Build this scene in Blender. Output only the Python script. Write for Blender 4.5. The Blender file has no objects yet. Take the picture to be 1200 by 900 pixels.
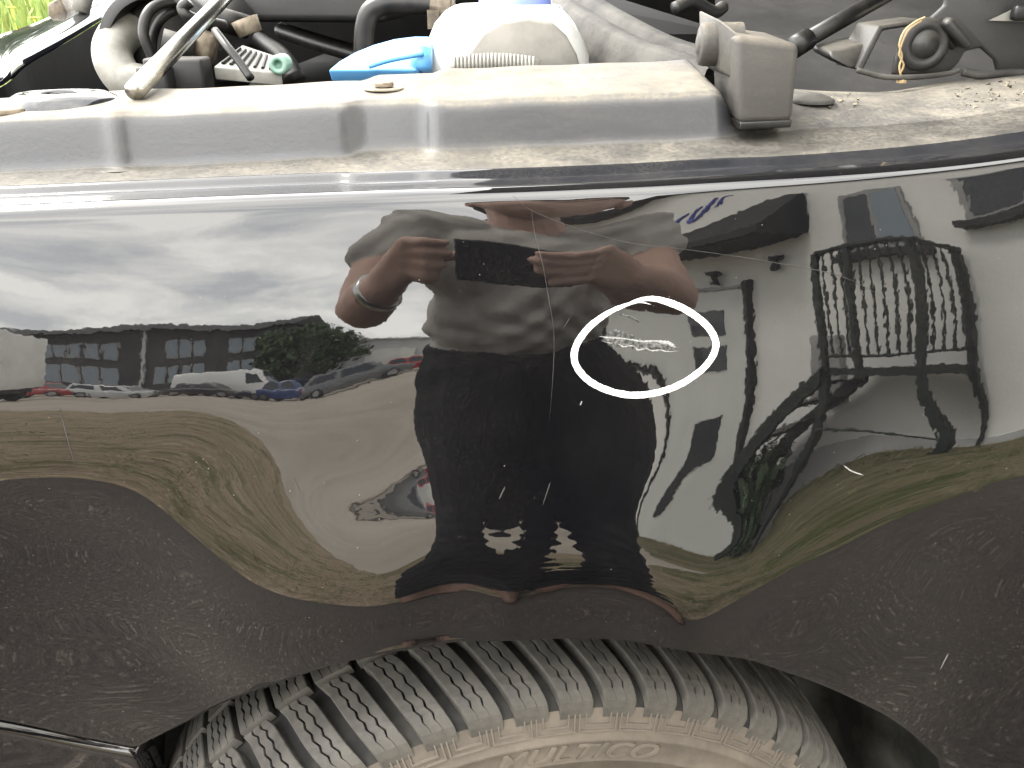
import bpy, bmesh, math, random
import numpy as np
from mathutils import Vector, Matrix
random.seed(7); np.random.seed(7)
R = math.radians
scn = bpy.context.scene
C = scn.collection

# ------------------------------------------------------------------ camera
PITCH = R(26.0); FPX = 971.0
CAM = np.array([0.0, -0.45, 1.12])
cd = bpy.data.cameras.new('camera'); cd.sensor_width = 36.0; cd.lens = 36.0*FPX/1200.0
cd.clip_start = 0.01; cd.clip_end = 3000
cam = bpy.data.objects.new('camera', cd); C.objects.link(cam)
cam.location = CAM; cam.rotation_euler = (R(90)-PITCH, 0, 0)
scn.camera = cam

# ------------------------------------------------------------------ sky, sun, exposure
SUN_EL, SUN_AZ = R(52), R(292)            # direction towards the sun, azimuth from +Y clockwise
w = bpy.data.worlds.new('World'); scn.world = w; w.use_nodes = True
nt = w.node_tree; nt.nodes.clear()
def wn(t, **k):
    n = nt.nodes.new(t)
    for a, b in k.items(): setattr(n, a, b)
    return n
out = wn('ShaderNodeOutputWorld'); bg = wn('ShaderNodeBackground')
sky = wn('ShaderNodeTexSky', sky_type='NISHITA', sun_disc=False, sun_elevation=SUN_EL, sun_rotation=SUN_AZ)
tc = wn('ShaderNodeTexCoord'); sep = wn('ShaderNodeSeparateXYZ')
nt.links.new(tc.outputs['Generated'], sep.inputs[0])
den = wn('ShaderNodeMath', operation='MAXIMUM'); den.inputs[1].default_value = 0.0
nt.links.new(sep.outputs['Z'], den.inputs[0])
add = wn('ShaderNodeMath', operation='ADD'); add.inputs[1].default_value = 0.22
nt.links.new(den.outputs[0], add.inputs[0])
dx = wn('ShaderNodeMath', operation='DIVIDE'); dy = wn('ShaderNodeMath', operation='DIVIDE')
nt.links.new(sep.outputs['X'], dx.inputs[0]); nt.links.new(add.outputs[0], dx.inputs[1])
nt.links.new(sep.outputs['Y'], dy.inputs[0]); nt.links.new(add.outputs[0], dy.inputs[1])
com = wn('ShaderNodeCombineXYZ'); nt.links.new(dx.outputs[0], com.inputs[0]); nt.links.new(dy.outputs[0], com.inputs[1])
noi = wn('ShaderNodeTexNoise'); noi.inputs['Scale'].default_value = 1.9; noi.inputs['Detail'].default_value = 7; noi.inputs['Roughness'].default_value = 0.55
noi.inputs['Distortion'].default_value = 0.5
nt.links.new(com.outputs[0], noi.inputs['Vector'])
ramp = wn('ShaderNodeValToRGB')
ramp.color_ramp.elements[0].position = 0.38; ramp.color_ramp.elements[0].color = (0.60, 0.605, 0.62, 1)
ramp.color_ramp.elements[1].position = 0.60; ramp.color_ramp.elements[1].color = (1.06, 1.04, 0.99, 1)
nt.links.new(noi.outputs['Fac'], ramp.inputs[0])
scl = wn('ShaderNodeMixRGB', blend_type='MULTIPLY'); scl.inputs[0].default_value = 1.0
scl.inputs[2].default_value = (13.2, 13.1, 12.8, 1)
nt.links.new(ramp.outputs[0], scl.inputs[1])
mix = wn('ShaderNodeMixRGB', blend_type='MIX'); mix.inputs[0].default_value = 0.88
nt.links.new(sky.outputs[0], mix.inputs[1]); nt.links.new(scl.outputs[0], mix.inputs[2])
nt.links.new(mix.outputs[0], bg.inputs['Color']); bg.inputs['Strength'].default_value = 0.1
nt.links.new(bg.outputs[0], out.inputs[0])

sd = bpy.data.lights.new('sun', 'SUN'); sd.energy = 1.0; sd.angle = R(14); sd.color = (1.0, 0.955, 0.89)
sun = bpy.data.objects.new('sun', sd); C.objects.link(sun)
sdir = Vector((math.sin(SUN_AZ)*math.cos(SUN_EL), math.cos(SUN_AZ)*math.cos(SUN_EL), math.sin(SUN_EL)))
sun.rotation_euler = sdir.to_track_quat('Z', 'Y').to_euler(); sun.location = (0, 0, 30)

vs = scn.view_settings
vs.view_transform = 'Standard'; vs.look = 'None'; vs.gamma = 1.0; vs.use_curve_mapping = False
vs.exposure = 3.3
scn.cycles.use_denoising = True
scn.cycles.max_bounces = 8; scn.cycles.glossy_bounces = 5; scn.cycles.diffuse_bounces = 4
scn.cycles.sample_clamp_indirect = 6.0

# ------------------------------------------------------------------ materials
MAT = {}
def material(name, col=(0.5,0.5,0.5), rough=0.6, metal=0.0, spec=0.5, ior=1.5, coat=0.0):
    m = bpy.data.materials.new(name); m.use_nodes = True
    b = m.node_tree.nodes['Principled BSDF']
    b.inputs['Base Color'].default_value = (*col, 1); b.inputs['Roughness'].default_value = rough
    b.inputs['Metallic'].default_value = metal; b.inputs['Specular IOR Level'].default_value = spec
    b.inputs['IOR'].default_value = ior; b.inputs['Coat Weight'].default_value = coat
    MAT[name] = m
    return m
def N(m, t, **k):
    n = m.node_tree.nodes.new(t)
    for a, b in k.items(): setattr(n, a, b)
    return n
def link(m, a, b): m.node_tree.links.new(a, b)
def bsdf(m): return m.node_tree.nodes['Principled BSDF']
def noise_fac(m, scale, detail=4, rough=0.55, lo=0.35, hi=0.65, coord='Object', stretch=None, vec=None):
    t = N(m, 'ShaderNodeTexCoord'); n = N(m, 'ShaderNodeTexNoise')
    n.inputs['Scale'].default_value = scale; n.inputs['Detail'].default_value = detail; n.inputs['Roughness'].default_value = rough
    src = vec if vec is not None else t.outputs[coord]
    if stretch:
        mp = N(m, 'ShaderNodeMapping'); mp.inputs['Scale'].default_value = stretch
        link(m, src, mp.inputs[0]); src = mp.outputs[0]
    link(m, src, n.inputs['Vector'])
    r = N(m, 'ShaderNodeMapRange'); r.inputs[1].default_value = lo; r.inputs[2].default_value = hi
    link(m, n.outputs['Fac'], r.inputs[0])
    return r.outputs[0]
def mixcol(m, fac, a, b):
    x = N(m, 'ShaderNodeMixRGB')
    for i, v in ((0, fac), (1, a), (2, b)):
        if hasattr(v, 'is_linked'): link(m, v, x.inputs[i])
        elif i == 0: x.inputs[0].default_value = v
        else: x.inputs[i].default_value = (*v, 1)
    return x.outputs[0]
def mathn(m, op, a, b=0.0, clamp=False):
    x = N(m, 'ShaderNodeMath', operation=op); x.use_clamp = clamp
    for i, v in enumerate((a, b)):
        if hasattr(v, 'is_linked'): link(m, v, x.inputs[i])
        else: x.inputs[i].default_value = v
    return x.outputs[0]
def bump(m, h, dist, strength=1.0):
    b = N(m, 'ShaderNodeBump'); b.inputs['Strength'].default_value = strength; b.inputs['Distance'].default_value = dist
    link(m, h, b.inputs['Height']); link(m, b.outputs[0], bsdf(m).inputs['Normal'])
def noisy(name, c1, c2, scale, rough=0.8, detail=5, lo=0.35, hi=0.65, bdist=0.0, bscale=None, spec=0.3, metal=0.0, stretch=None):
    m = material(name, c1, rough, metal, spec)
    f = noise_fac(m, scale, detail, 0.6, lo, hi, stretch=stretch)
    link(m, mixcol(m, f, c1, c2), bsdf(m).inputs['Base Color'])
    if bdist: bump(m, noise_fac(m, bscale or scale, 6, 0.65, 0, 1, stretch=stretch), bdist)
    return m

# black clearcoat: mirror-like, slight orange peel, tiny dust specks
m = material('car_paint', (0.0025,0.0025,0.003), 0.02, 0, 0.5, 1.6)
peel = noise_fac(m, 170, 1.5, 0.45, 0, 1)
bump(m, peel, 0.000011, 1.0)
t = N(m, 'ShaderNodeTexCoord'); v = N(m, 'ShaderNodeTexVoronoi'); v.inputs['Scale'].default_value = 420
link(m, t.outputs['Object'], v.inputs['Vector'])
sp = mathn(m, 'LESS_THAN', v.outputs['Distance'], mathn(m, 'MULTIPLY', noise_fac(m, 37, 2, .5, .3, .8), 0.22))
sc_ = N(m, 'ShaderNodeSeparateColor'); link(m, v.outputs['Color'], sc_.inputs[0])
sp = mathn(m, 'MULTIPLY', sp, mathn(m, 'GREATER_THAN', sc_.outputs[0], 0.974))
veil = noise_fac(m, 900, 3, 0.7, 0.42, 0.9)
veil = mathn(m, 'MULTIPLY', veil, noise_fac(m, 9, 3, 0.6, 0.3, 0.75))
c0 = mixcol(m, mathn(m, 'MULTIPLY', veil, 0.045), (0.0025,0.0025,0.003), (0.35,0.31,0.26))
c0 = mixcol(m, mathn(m, 'MULTIPLY', sp, 0.30), c0, (0.42,0.39,0.33))
link(m, c0, bsdf(m).inputs['Base Color'])
link(m, mathn(m, 'ADD', mathn(m, 'MULTIPLY', sp, 0.5), 0.015), bsdf(m).inputs['Roughness'])

# painted inner panels under a layer of road dust (dust settles on what faces up)
def dusty(name, base, brough, dust, amount, bscale=60, spec=0.5, lo=0.25, film=0.25, bmp=0.45, rmax=0.92):
    m = material(name, base, brough, 0, spec)
    g = N(m, 'ShaderNodeNewGeometry'); s = N(m, 'ShaderNodeSeparateXYZ'); link(m, g.outputs['Normal'], s.inputs[0])
    upf = N(m, 'ShaderNodeMapRange'); upf.inputs[1].default_value = lo; upf.inputs[2].default_value = 0.97
    link(m, s.outputs['Z'], upf.inputs[0])
    big = noise_fac(m, 11, 6, 0.65, 0.38, 0.60); streak = noise_fac(m, 30, 5, 0.7, 0.35, 0.65, stretch=(0.35,1,1.6))
    f = mathn(m, 'MULTIPLY', upf.outputs[0], mathn(m, 'ADD', mathn(m, 'MULTIPLY', big, 0.65), 0.35))
    f = mathn(m, 'ADD', f, mathn(m, 'MULTIPLY', streak, film*0.35))
    f = mathn(m, 'MULTIPLY', f, amount)
    gr = noise_fac(m, 330, 4, 0.75, 0.34, 0.66)
    f = mathn(m, 'MULTIPLY', f, mathn(m, 'ADD', mathn(m, 'MULTIPLY', gr, 0.8), 0.45), clamp=True)
    d2 = mixcol(m, noise_fac(m, 45, 5, 0.65, 0.3, 0.7), dust, tuple(x*0.6 for x in dust))
    link(m, mixcol(m, f, base, d2), bsdf(m).inputs['Base Color'])
    rr = N(m, 'ShaderNodeMapRange'); rr.inputs[3].default_value = brough; rr.inputs[4].default_value = rmax
    link(m, f, rr.inputs[0]); link(m, rr.outputs[0], bsdf(m).inputs['Roughness'])
    sr = N(m, 'ShaderNodeMapRange'); sr.inputs[3].default_value = spec; sr.inputs[4].default_value = 0.1
    link(m, f, sr.inputs[0]); link(m, sr.outputs[0], bsdf(m).inputs['Specular IOR Level'])
    if bmp: bump(m, noise_fac(m, bscale*5, 5, 0.6, 0, 1), 0.0003, bmp)
    return m
DUST = (0.165, 0.15, 0.122)
dusty('dusty_paint', (0.030,0.0315,0.036), 0.30, DUST, 1.0, film=0.4)
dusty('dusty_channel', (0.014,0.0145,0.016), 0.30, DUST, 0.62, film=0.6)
dusty('dusty_gloss', (0.006,0.007,0.010), 0.04, DUST, 0.10, film=0.6, bmp=0, rmax=0.35)
dusty('dusty_plastic', (0.008,0.008,0.0085), 0.5, (0.11,0.10,0.085), 0.5, film=0.7, spec=0.35)
dusty('dusty_rubber', (0.017,0.0165,0.0155), 0.62, (0.16,0.14,0.11), 0.62, bscale=90, film=0.9, bmp=0.8)
dusty('dusty_hinge', (0.011,0.011,0.0115), 0.42, (0.12,0.11,0.09), 0.5, film=0.8, spec=0.4)
noisy('bay_shade_black', (0.0015,0.0015,0.0015), (0.004,0.0038,0.0035), 20, 0.8, spec=0.08)  # shade of the deep, covered bay put into this near-black colour
noisy('hose_black', (0.004,0.004,0.0045), (0.016,0.0145,0.0125), 45, 0.42, spec=0.3)
noisy('bottle_white', (0.50,0.51,0.49), (0.30,0.27,0.22), 14, 0.42, lo=0.45, hi=0.8)
noisy('cap_blue', (0.07,0.24,0.50), (0.10,0.28,0.52), 25, 0.35)
noisy('cap_violet', (0.10,0.14,0.40), (0.16,0.20,0.42), 25, 0.35)
noisy('grey_fluid', (0.13,0.125,0.11), (0.20,0.19,0.17), 30, 0.55)
noisy('clamp_brown', (0.05,0.04,0.03), (0.12,0.10,0.075), 90, 0.5, metal=0.3)
noisy('steel', (0.42,0.41,0.38), (0.3,0.29,0.26), 30, 0.26, metal=1.0)
noisy('rust', (0.09,0.07,0.05), (0.19,0.16,0.12), 120, 0.7)
noisy('silver_plastic', (0.20,0.195,0.175), (0.12,0.115,0.10), 40, 0.5)
noisy('green_connector', (0.12,0.24,0.19), (0.2,0.3,0.24), 60, 0.5)
noisy('seal_dust', (0.055,0.052,0.046), (0.018,0.017,0.016), 26, 0.75, bdist=0.0006, bscale=200)
dusty('cowl_plastic', (0.012,0.012,0.0125), 0.45, (0.07,0.066,0.06), 0.3, film=0.6, spec=0.4)
noisy('mud', (0.10,0.085,0.065), (0.22,0.19,0.14), 90, 0.95, bdist=0.004, bscale=120)
noisy('liner', (0.014,0.015,0.014), (0.085,0.085,0.072), 13, 0.55, lo=0.42, hi=0.78, bdist=0.0008, bscale=60)
# rubber
m = material('tyre_rubber', (0.03,0.03,0.03), 0.75, 0, 0.3)
f = noise_fac(m, 26, 6, 0.65, 0.36, 0.7)
link(m, mixcol(m, f, (0.034,0.032,0.029), (0.09,0.083,0.072)), bsdf(m).inputs['Base Color'])
bump(m, noise_fac(m, 500, 4, 0.7, 0, 1), 0.0003, 0.6)
m = material('tyre_side', (0.12,0.1,0.085), 0.85, 0, 0.25)
f = noise_fac(m, 16, 7, 0.7, 0.32, 0.7)
link(m, mixcol(m, f, (0.062,0.053,0.044), (0.122,0.104,0.085)), bsdf(m).inputs['Base Color'])
bump(m, noise_fac(m, 300, 4, 0.7, 0, 1), 0.0003, 0.5)
noisy('tyre_letter', (0.11,0.094,0.076), (0.08,0.069,0.057), 60, 0.8)
noisy('tyre_groove', (0.012,0.012,0.012), (0.03,0.028,0.025), 40, 0.9)
noisy('rim_metal', (0.35,0.35,0.36), (0.25,0.25,0.25), 30, 0.4, metal=0.9)
noisy('marker_white', (0.80,0.80,0.80), (0.70,0.70,0.70), 300, 0.7)
noisy('scratch_pale', (0.26,0.26,0.255), (0.14,0.14,0.14), 700, 0.6)
noisy('scratch_grey', (0.016,0.016,0.017), (0.10,0.10,0.098), 420, 0.4, lo=.4, hi=.6)
noisy('hairline', (0.038,0.038,0.036), (0.014,0.014,0.014), 60, 0.5)
noisy('arch_edge_glint', (0.06,0.058,0.055), (0.03,0.029,0.028), 80, 0.45)  # dusty paint edge with the lip's highlight put into its grey
noisy('grass_strand', (0.32,0.24,0.13), (0.22,0.16,0.08), 60, 0.8)
# outdoors
m = material('asphalt', (0.06,0.055,0.052), 0.9, 0, 0.3)
f = noise_fac(m, 150, 5, 0.75, 0.36, 0.66)
f2 = noise_fac(m, 1.6, 5, 0.6, 0.35, 0.7)
c = mixcol(m, f, (0.020,0.0172,0.0148), (0.078,0.066,0.055)); c = mixcol(m, mathn(m,'MULTIPLY',f2,0.55), c, (0.05,0.0425,0.036))
chip = noise_fac(m, 80, 4, 0.65, 0.57, 0.68)
c = mixcol(m, mathn(m,'MULTIPLY',chip,0.8), c, (0.20,0.172,0.144))
link(m, c, bsdf(m).inputs['Base Color']); bump(m, f, 0.003, 0.5)
m = material('gravel', (0.36,0.33,0.30), 0.95, 0, 0.2)
f = noise_fac(m, 60, 4, 0.7, 0.35, 0.65); f2 = noise_fac(m, 0.7, 5, 0.6, 0.35, 0.68)
c = mixcol(m, f, (0.32,0.285,0.235), (0.41,0.37,0.31)); c = mixcol(m, f2, c, (0.28,0.25,0.21))
link(m, c, bsdf(m).inputs['Base Color']); bump(m, f, 0.008, 0.6)
m = material('dry_grass', (0.2,0.16,0.1), 0.95, 0, 0.15)
t = N(m, 'ShaderNodeTexCoord'); sx = N(m, 'ShaderNodeSeparateXYZ'); link(m, t.outputs['Object'], sx.inputs[0])
gx = N(m, 'ShaderNodeMapRange'); gx.inputs[1].default_value = -0.3; gx.inputs[2].default_value = 1.6; link(m, sx.outputs['X'], gx.inputs[0])
f = noise_fac(m, 2.2, 7, 0.75, 0.49, 0.60); f2 = noise_fac(m, 26, 6, 0.75, 0.38, 0.62); f3 = noise_fac(m, 7, 5, 0.7, 0.55, 0.68); f4 = noise_fac(m, 9, 4, 0.6, 0.64, 0.70)
c = mixcol(m, f2, (0.30,0.235,0.155), (0.60,0.48,0.34))
gf = mathn(m, 'ADD', mathn(m, 'MULTIPLY', f, 0.75), mathn(m, 'MULTIPLY', gx.outputs[0], 0.55), clamp=True)
c = mixcol(m, gf, c, mixcol(m, f2, (0.085,0.10,0.04), (0.22,0.225,0.10)))
c = mixcol(m, mathn(m, 'MULTIPLY', f3, 0.6), c, (0.07,0.075,0.03)); c = mixcol(m, f4, c, (0.55,0.53,0.42))
link(m, c, bsdf(m).inputs['Base Color']); bump(m, f2, 0.03, 0.9)
noisy('blade_green', (0.10,0.13,0.045), (0.34,0.29,0.17), 1.1, 0.7, spec=0.2)
noisy('weed_green', (0.09,0.17,0.035), (0.22,0.25,0.07), 3.0, 0.6, spec=0.25)
noisy('petal_yellow', (0.75,0.62,0.06), (0.6,0.5,0.05), 3.0, 0.6)
noisy('leaf_dark', (0.022,0.042,0.016), (0.055,0.085,0.03), 0.8, 0.65)
noisy('bark', (0.05,0.04,0.03), (0.09,0.075,0.06), 6, 0.9)
noisy('white_render', (0.72,0.715,0.68), (0.65,0.645,0.615), 1.3, 0.85, bdist=0.003, bscale=40)
noisy('plinth', (0.48,0.48,0.47), (0.36,0.36,0.35), 2.0, 0.9)
noisy('door_white', (0.60,0.61,0.58), (0.52,0.53,0.50), 2.0, 0.5)
noisy('dark_trim', (0.012,0.014,0.013), (0.03,0.03,0.028), 3.0, 0.6)
noisy('roof_dark', (0.014,0.016,0.017), (0.035,0.035,0.033), 5.0, 0.8)
noisy('iron_green', (0.010,0.016,0.013), (0.02,0.028,0.022), 8.0, 0.5)
material('window_glass', (0.02,0.025,0.03), 0.04, 0, 0.5)
material('window_sky', (0.16,0.20,0.23), 0.08, 0, 0.5)
noisy('frame_grey', (0.30,0.30,0.29), (0.22,0.22,0.21), 5.0, 0.6)
noisy('facade_dark', (0.035,0.037,0.037), (0.06,0.06,0.058), 0.6, 0.8)
noisy('facade_pale', (0.45,0.46,0.46), (0.38,0.39,0.39), 0.5, 0.8)
noisy('sign_blue', (0.05,0.065,0.30), (0.07,0.08,0.28), 3.0, 0.5)
noisy('box_white', (0.70,0.70,0.66), (0.55,0.55,0.52), 0.7, 0.6)
for nm, cc in (('red',(0.28,0.018,0.02)),('silver',(0.42,0.43,0.43)),('black',(0.012,0.012,0.014)),('white',(0.68,0.68,0.66)),('blue',(0.03,0.05,0.14)),('grey',(0.10,0.105,0.11))):
    material('body_'+nm, cc, 0.25, 0, 0.5, coat=0.6)
material('rubber_plain', (0.015,0.015,0.015), 0.8)
noisy('skin', (0.50,0.33,0.26), (0.42,0.27,0.21), 30, 0.5, bdist=0.0006, bscale=250)
m = noisy('shirt', (0.42,0.40,0.365), (0.36,0.34,0.31), 8, 0.95)
m = noisy('trousers', (0.008,0.009,0.010), (0.016,0.017,0.018), 12, 0.95)
noisy('shoe_leather', (0.16,0.09,0.065), (0.10,0.06,0.045), 20, 0.6)
noisy('hair', (0.03,0.024,0.018), (0.05,0.04,0.03), 60, 0.7)
material('phone_case', (0.008,0.009,0.010), 0.45)
material('lens_glass', (0.005,0.005,0.008), 0.03)
noisy('watch_steel', (0.6,0.6,0.58), (0.5,0.5,0.48), 20, 0.25, metal=1.0)

# ------------------------------------------------------------------ object helpers
def obj(name, verts, faces, mat, parent=None, smooth=False, mats=None, midx=None):
    me = bpy.data.meshes.new(name)
    me.from_pydata([tuple(map(float, v)) for v in verts], [], [tuple(int(i) for i in f) for f in faces])
    for mm in (mats or [mat]): me.materials.append(MAT[mm])
    if smooth: me.polygons.foreach_set('use_smooth', [True]*len(me.polygons))
    if midx is not None: me.polygons.foreach_set('material_index', [int(i) for i in midx])
    me.update()
    o = bpy.data.objects.new(name, me); C.objects.link(o)
    if parent is not None: o.parent = parent
    return o
def empty(name, label, cat, loc=(0,0,0), rz=0.0, group=None):
    o = bpy.data.objects.new(name, None); C.objects.link(o); o.location = loc; o.rotation_euler = (0,0,rz)
    o.empty_display_size = 0.1
    tag(o, label, cat, group); return o
def tag(o, label=None, cat=None, group=None, kind=None):
    for k, v in (('label',label),('category',cat),('group',group),('kind',kind)):
        if v: o[k] = v
    return o
class MB:
    def __init__(s): s.v = []; s.f = []
    def add(s, vs_, fs_):
        n = len(s.v); s.v += [tuple(p) for p in vs_]; s.f += [tuple(i+n for i in f) for f in fs_]; return s
    def box(s, lo, hi, taper=0.0):
        x0,y0,z0 = lo; x1,y1,z1 = hi
        vs_ = [(x0,y0,z0),(x1,y0,z0),(x1,y1,z0),(x0,y1,z0),(x0+taper,y0+taper,z1),(x1-taper,y0+taper,z1),(x1-taper,y1-taper,z1),(x0+taper,y1-taper,z1)]
        return s.add(vs_, [(0,3,2,1),(4,5,6,7),(0,1,5,4),(1,2,6,5),(2,3,7,6),(3,0,4,7)])
    def hexa(s, p): # eight corners, lower four then upper four
        return s.add(p, [(0,3,2,1),(4,5,6,7),(0,1,5,4),(1,2,6,5),(2,3,7,6),(3,0,4,7)])
    def tube(s, pts, r, n=10, cap=True):
        pts = [Vector(p) for p in pts]; rs = r if hasattr(r, '__len__') else [r]*len(pts)
        ref = Vector((0,0,1)); rings = []
        for i, p in enumerate(pts):
            d = (pts[min(i+1,len(pts)-1)] - pts[max(i-1,0)]).normalized()
            if i == 0:
                if abs(d.dot(ref)) > 0.9: ref = Vector((1,0,0))
                a = d.cross(ref).normalized()
            else:
                a = (a - d*a.dot(d)).normalized()
            b = d.cross(a)
            rings.append([p + (a*math.cos(2*math.pi*k/n) + b*math.sin(2*math.pi*k/n))*rs[i] for k in range(n)])
        base = len(s.v)
        for rg in rings: s.v += [tuple(q) for q in rg]
        for i in range(len(pts)-1):
            for k in range(n):
                s.f.append((base+i*n+k, base+i*n+(k+1)%n, base+(i+1)*n+(k+1)%n, base+(i+1)*n+k))
        if cap:
            s.f.append(tuple(base+k for k in reversed(range(n)))); s.f.append(tuple(base+(len(pts)-1)*n+k for k in range(n)))
        return s
    def grid(s, g, close_u=False):
        base = len(s.v); nu = len(g); nv = len(g[0])
        for row in g: s.v += [tuple(p) for p in row]
        for i in range(nu-1 if not close_u else nu):
            for j in range(nv-1):
                i2 = (i+1) % nu
                s.f.append((base+i*nv+j, base+i2*nv+j, base+i2*nv+j+1, base+i*nv+j+1))
        return s
    def prism(s, poly, axis_vec):  # extrude a 3-D polygon along a vector
        n = len(poly); a = Vector(axis_vec)
        vs_ = [Vector(p) for p in poly] + [Vector(p)+a for p in poly]
        fs_ = [tuple(range(n-1,-1,-1)), tuple(range(n,2*n))] + [(i,(i+1)%n,n+(i+1)%n,n+i) for i in range(n)]
        return s.add(vs_, fs_)
    def build(s, name, mat, parent=None, smooth=False, bev=0.0, seg=2):
        o = obj(name, s.v, s.f, mat, parent, smooth)
        if bev:
            bm = bmesh.new(); bm.from_mesh(o.data); bmesh.ops.recalc_face_normals(bm, faces=bm.faces)
            es = [e for e in bm.edges if len(e.link_faces) == 2 and e.calc_face_angle(0) > 0.5]
            bmesh.ops.bevel(bm, geom=es, offset=bev, segments=seg, affect='EDGES', profile=0.5, clamp_overlap=True)
            for f_ in bm.faces: f_.smooth = True
            bm.to_mesh(o.data); bm.free()
            o.data.update()
        return o
def curve_pts(pts, n=40):
    """smooth Catmull-Rom through the points"""
    P_ = [np.array(p, float) for p in pts]; P_ = [2*P_[0]-P_[1]] + P_ + [2*P_[-1]-P_[-2]]
    o_ = []; segs = len(P_)-3
    for k in range(n+1):
        u = k/n*segs; i = min(int(u), segs-1); t_ = u-i
        a, b, c_, d = P_[i:i+4]
        o_.append(0.5*((2*b)+(-a+c_)*t_+(2*a-5*b+4*c_-d)*t_**2+(-a+3*b-3*c_+d)*t_**3))
    return o_

# view geometry of the photograph: a point of the picture at a chosen depth Y gives a real place
FWD = np.array([0, math.cos(PITCH), -math.sin(PITCH)]); UPV = np.array([0, math.sin(PITCH), math.cos(PITCH)]); RTV = np.array([1.0,0,0])
def ray(px, py):
    d = FPX*FWD + (px-600)*RTV + (450-py)*UPV
    return d/np.linalg.norm(d)
def at(px, py, Y):
    d = ray(px, py); return CAM + d*((Y-CAM[1])/d[1])

# ------------------------------------------------------------------ fender surface
# The panel's shape is recovered from what it mirrors (shape from reflection): each row says that the spot of the
# panel seen at picture point (px, py) faces so that it mirrors the direction (azimuth, elevation) or the point (x,y,z).
X0, X1, Z0, Z1, SP = -0.72, 0.72, 0.36, 1.12, 0.04
NX = int(round((X1-X0)/SP))+3; NZ = int(round((Z1-Z0)/SP))+3
def _basis(t_):
    t2 = t_*t_; t3 = t2*t_
    return (np.array([(1-t_)**3, 3*t3-6*t2+4, -3*t3+3*t2+3*t_+1, t3])/6,
            np.array([-3*(1-t_)**2, 9*t2-12*t_, -9*t2+6*t_+3, 3*t2])/6/SP)
def _rows(x, z):
    u = (x-X0)/SP; i = min(max(int(u),0),NX-4); bx, dx_ = _basis(u-i)
    w_ = (z-Z0)/SP; j = min(max(int(w_),0),NZ-4); bz, dz_ = _basis(w_-j)
    idx = ((i+np.arange(4))[:,None]*NZ+(j+np.arange(4))[None,:]).ravel()
    return idx, np.outer(bx,bz).ravel(), np.outer(dx_,bz).ravel(), np.outer(bx,dz_).ravel()
DIRS = []
def col(px, az, *ye):
    for y_, el in ye: DIRS.append((px, y_, az, el))
col(10, -32, (250,24),(375,7.5),(455,0),(474,-1.8),(497,-7),(530,-20),(558,-40),(620,-50),(720,-56),(830,-60),(890,-62))
col(150, -25, (245,24),(375,7.5),(455,0),(472,-1.8),(492,-5),(530,-20),(565,-40),(620,-50),(720,-56),(830,-60),(890,-62))
col(300, -15, (240,24),(375,7.5),(453,0),(470,-1.8),(485,-4),(520,-9),(560,-13),(610,-16),(655,-24),(695,-42),(760,-56))
col(440, -5, (405,5),(432,1.5),(455,-1.5),(495,-7),(530,-1.5),(560,1),(590,2),(620,1),(650,-1.5),(670,-10),(685,-20),(705,-43),(750,-55))
col(370, -10, (400,5),(455,-1),(500,-7),(560,-7),(620,-8),(660,-16),(700,-42),(770,-57))
col(800, 18.5, (410,4),(465,0.5))
DIRS += [(790,520,20,-1.5),(780,570,20,-2.5),(770,620,20,-4),(760,665,18,-8),(770,690,19,-30),(790,710,17,-44),(800,745,16,-54)]
DIRS += [(885,345,25,8),(880,400,25,4),(875,450,25,0.5),(865,500,25.2,-2),(845,560,25.5,-3.5),(820,610,24,-5),(800,645,23,-7)]
col(1000, 33, (225,17),(305,9.5),(430,0),(500,-6),(560,-11),(600,-22),(652,-40),(720,-52),(790,-58))
col(1150, 42, (205,18),(305,9.5),(425,0),(525,-11),(550,-22),(582,-40),(660,-50),(760,-56),(860,-60),(895,-62))
DIRS += [(900,690,27,-42),(900,740,25,-52),(870,670,29,-12),(600,705,6,-47),(640,740,7,-55),(520,740,1,-55),(220,780,-18,-58),(230,830,-17,-60)]
for px, az in ((80,-28.5),(220,-20),(300,-15),(370,-10)): DIRS += [(px,310,az,14.5),(px,275,az,19)]
for px, az in ((940,29),(1075,37.5),(1200,45)): DIRS += [(px,y_,az,el) for y_, el in ((250,14),(305,9.5),(370,4.5),(430,0),(480,-4.5))]
DIRS += [(840,310,22,11),(850,260,23,15.5),(900,260,26,14.5),(960,225,30.5,17)]
for px in (45,80,115,185,220,260):
    az = float(np.interp(px, (10,150,300), (-32,-25,-15))); DIRS += [(px,375,az,7.5),(px,415,az,3.8),(px,455,az,0)]
DIRS += [(880,610,27,-7),(860,645,27,-9),(920,600,30,-10),(900,560,28,-6),(940,560,31,-9),(930,520,30,-6),(890,650,28,-12),(225,640,-19,-41),(180,592,-23,-41),(240,590,-18,-19),(265,640,-17,-26)]
PTS = [(548,285,0,-.45,1.12,2),(700,300,.148,-.45,1.11,1),(625,335,.066,-.45,1.075,1),
       (395,345,-.19,-.60,1.03,1),(815,335,.345,-.60,1.03,1),(435,250,-.11,-.66,1.27,.6),(800,240,.29,-.66,1.29,.6),(600,250,.10,-.60,1.36,.7),
       (500,380,-.06,-.74,.98,1),(770,380,.31,-.74,.98,1),(635,380,.125,-.70,.98,1)]
for px, xx in ((500,-.05),(620,.125),(745,.305)):
    for y_, el in ((440,-7),(475,-10),(510,-7),(555,-3.5),(600,-6),(640,-13),(665,-28),(682,-42)):
        PTS.append((px, y_, xx, -.78, .9+.78*math.tan(R(el))-.1*(y_-440)/240, .6 if y_ < 600 else 1.1))
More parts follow.
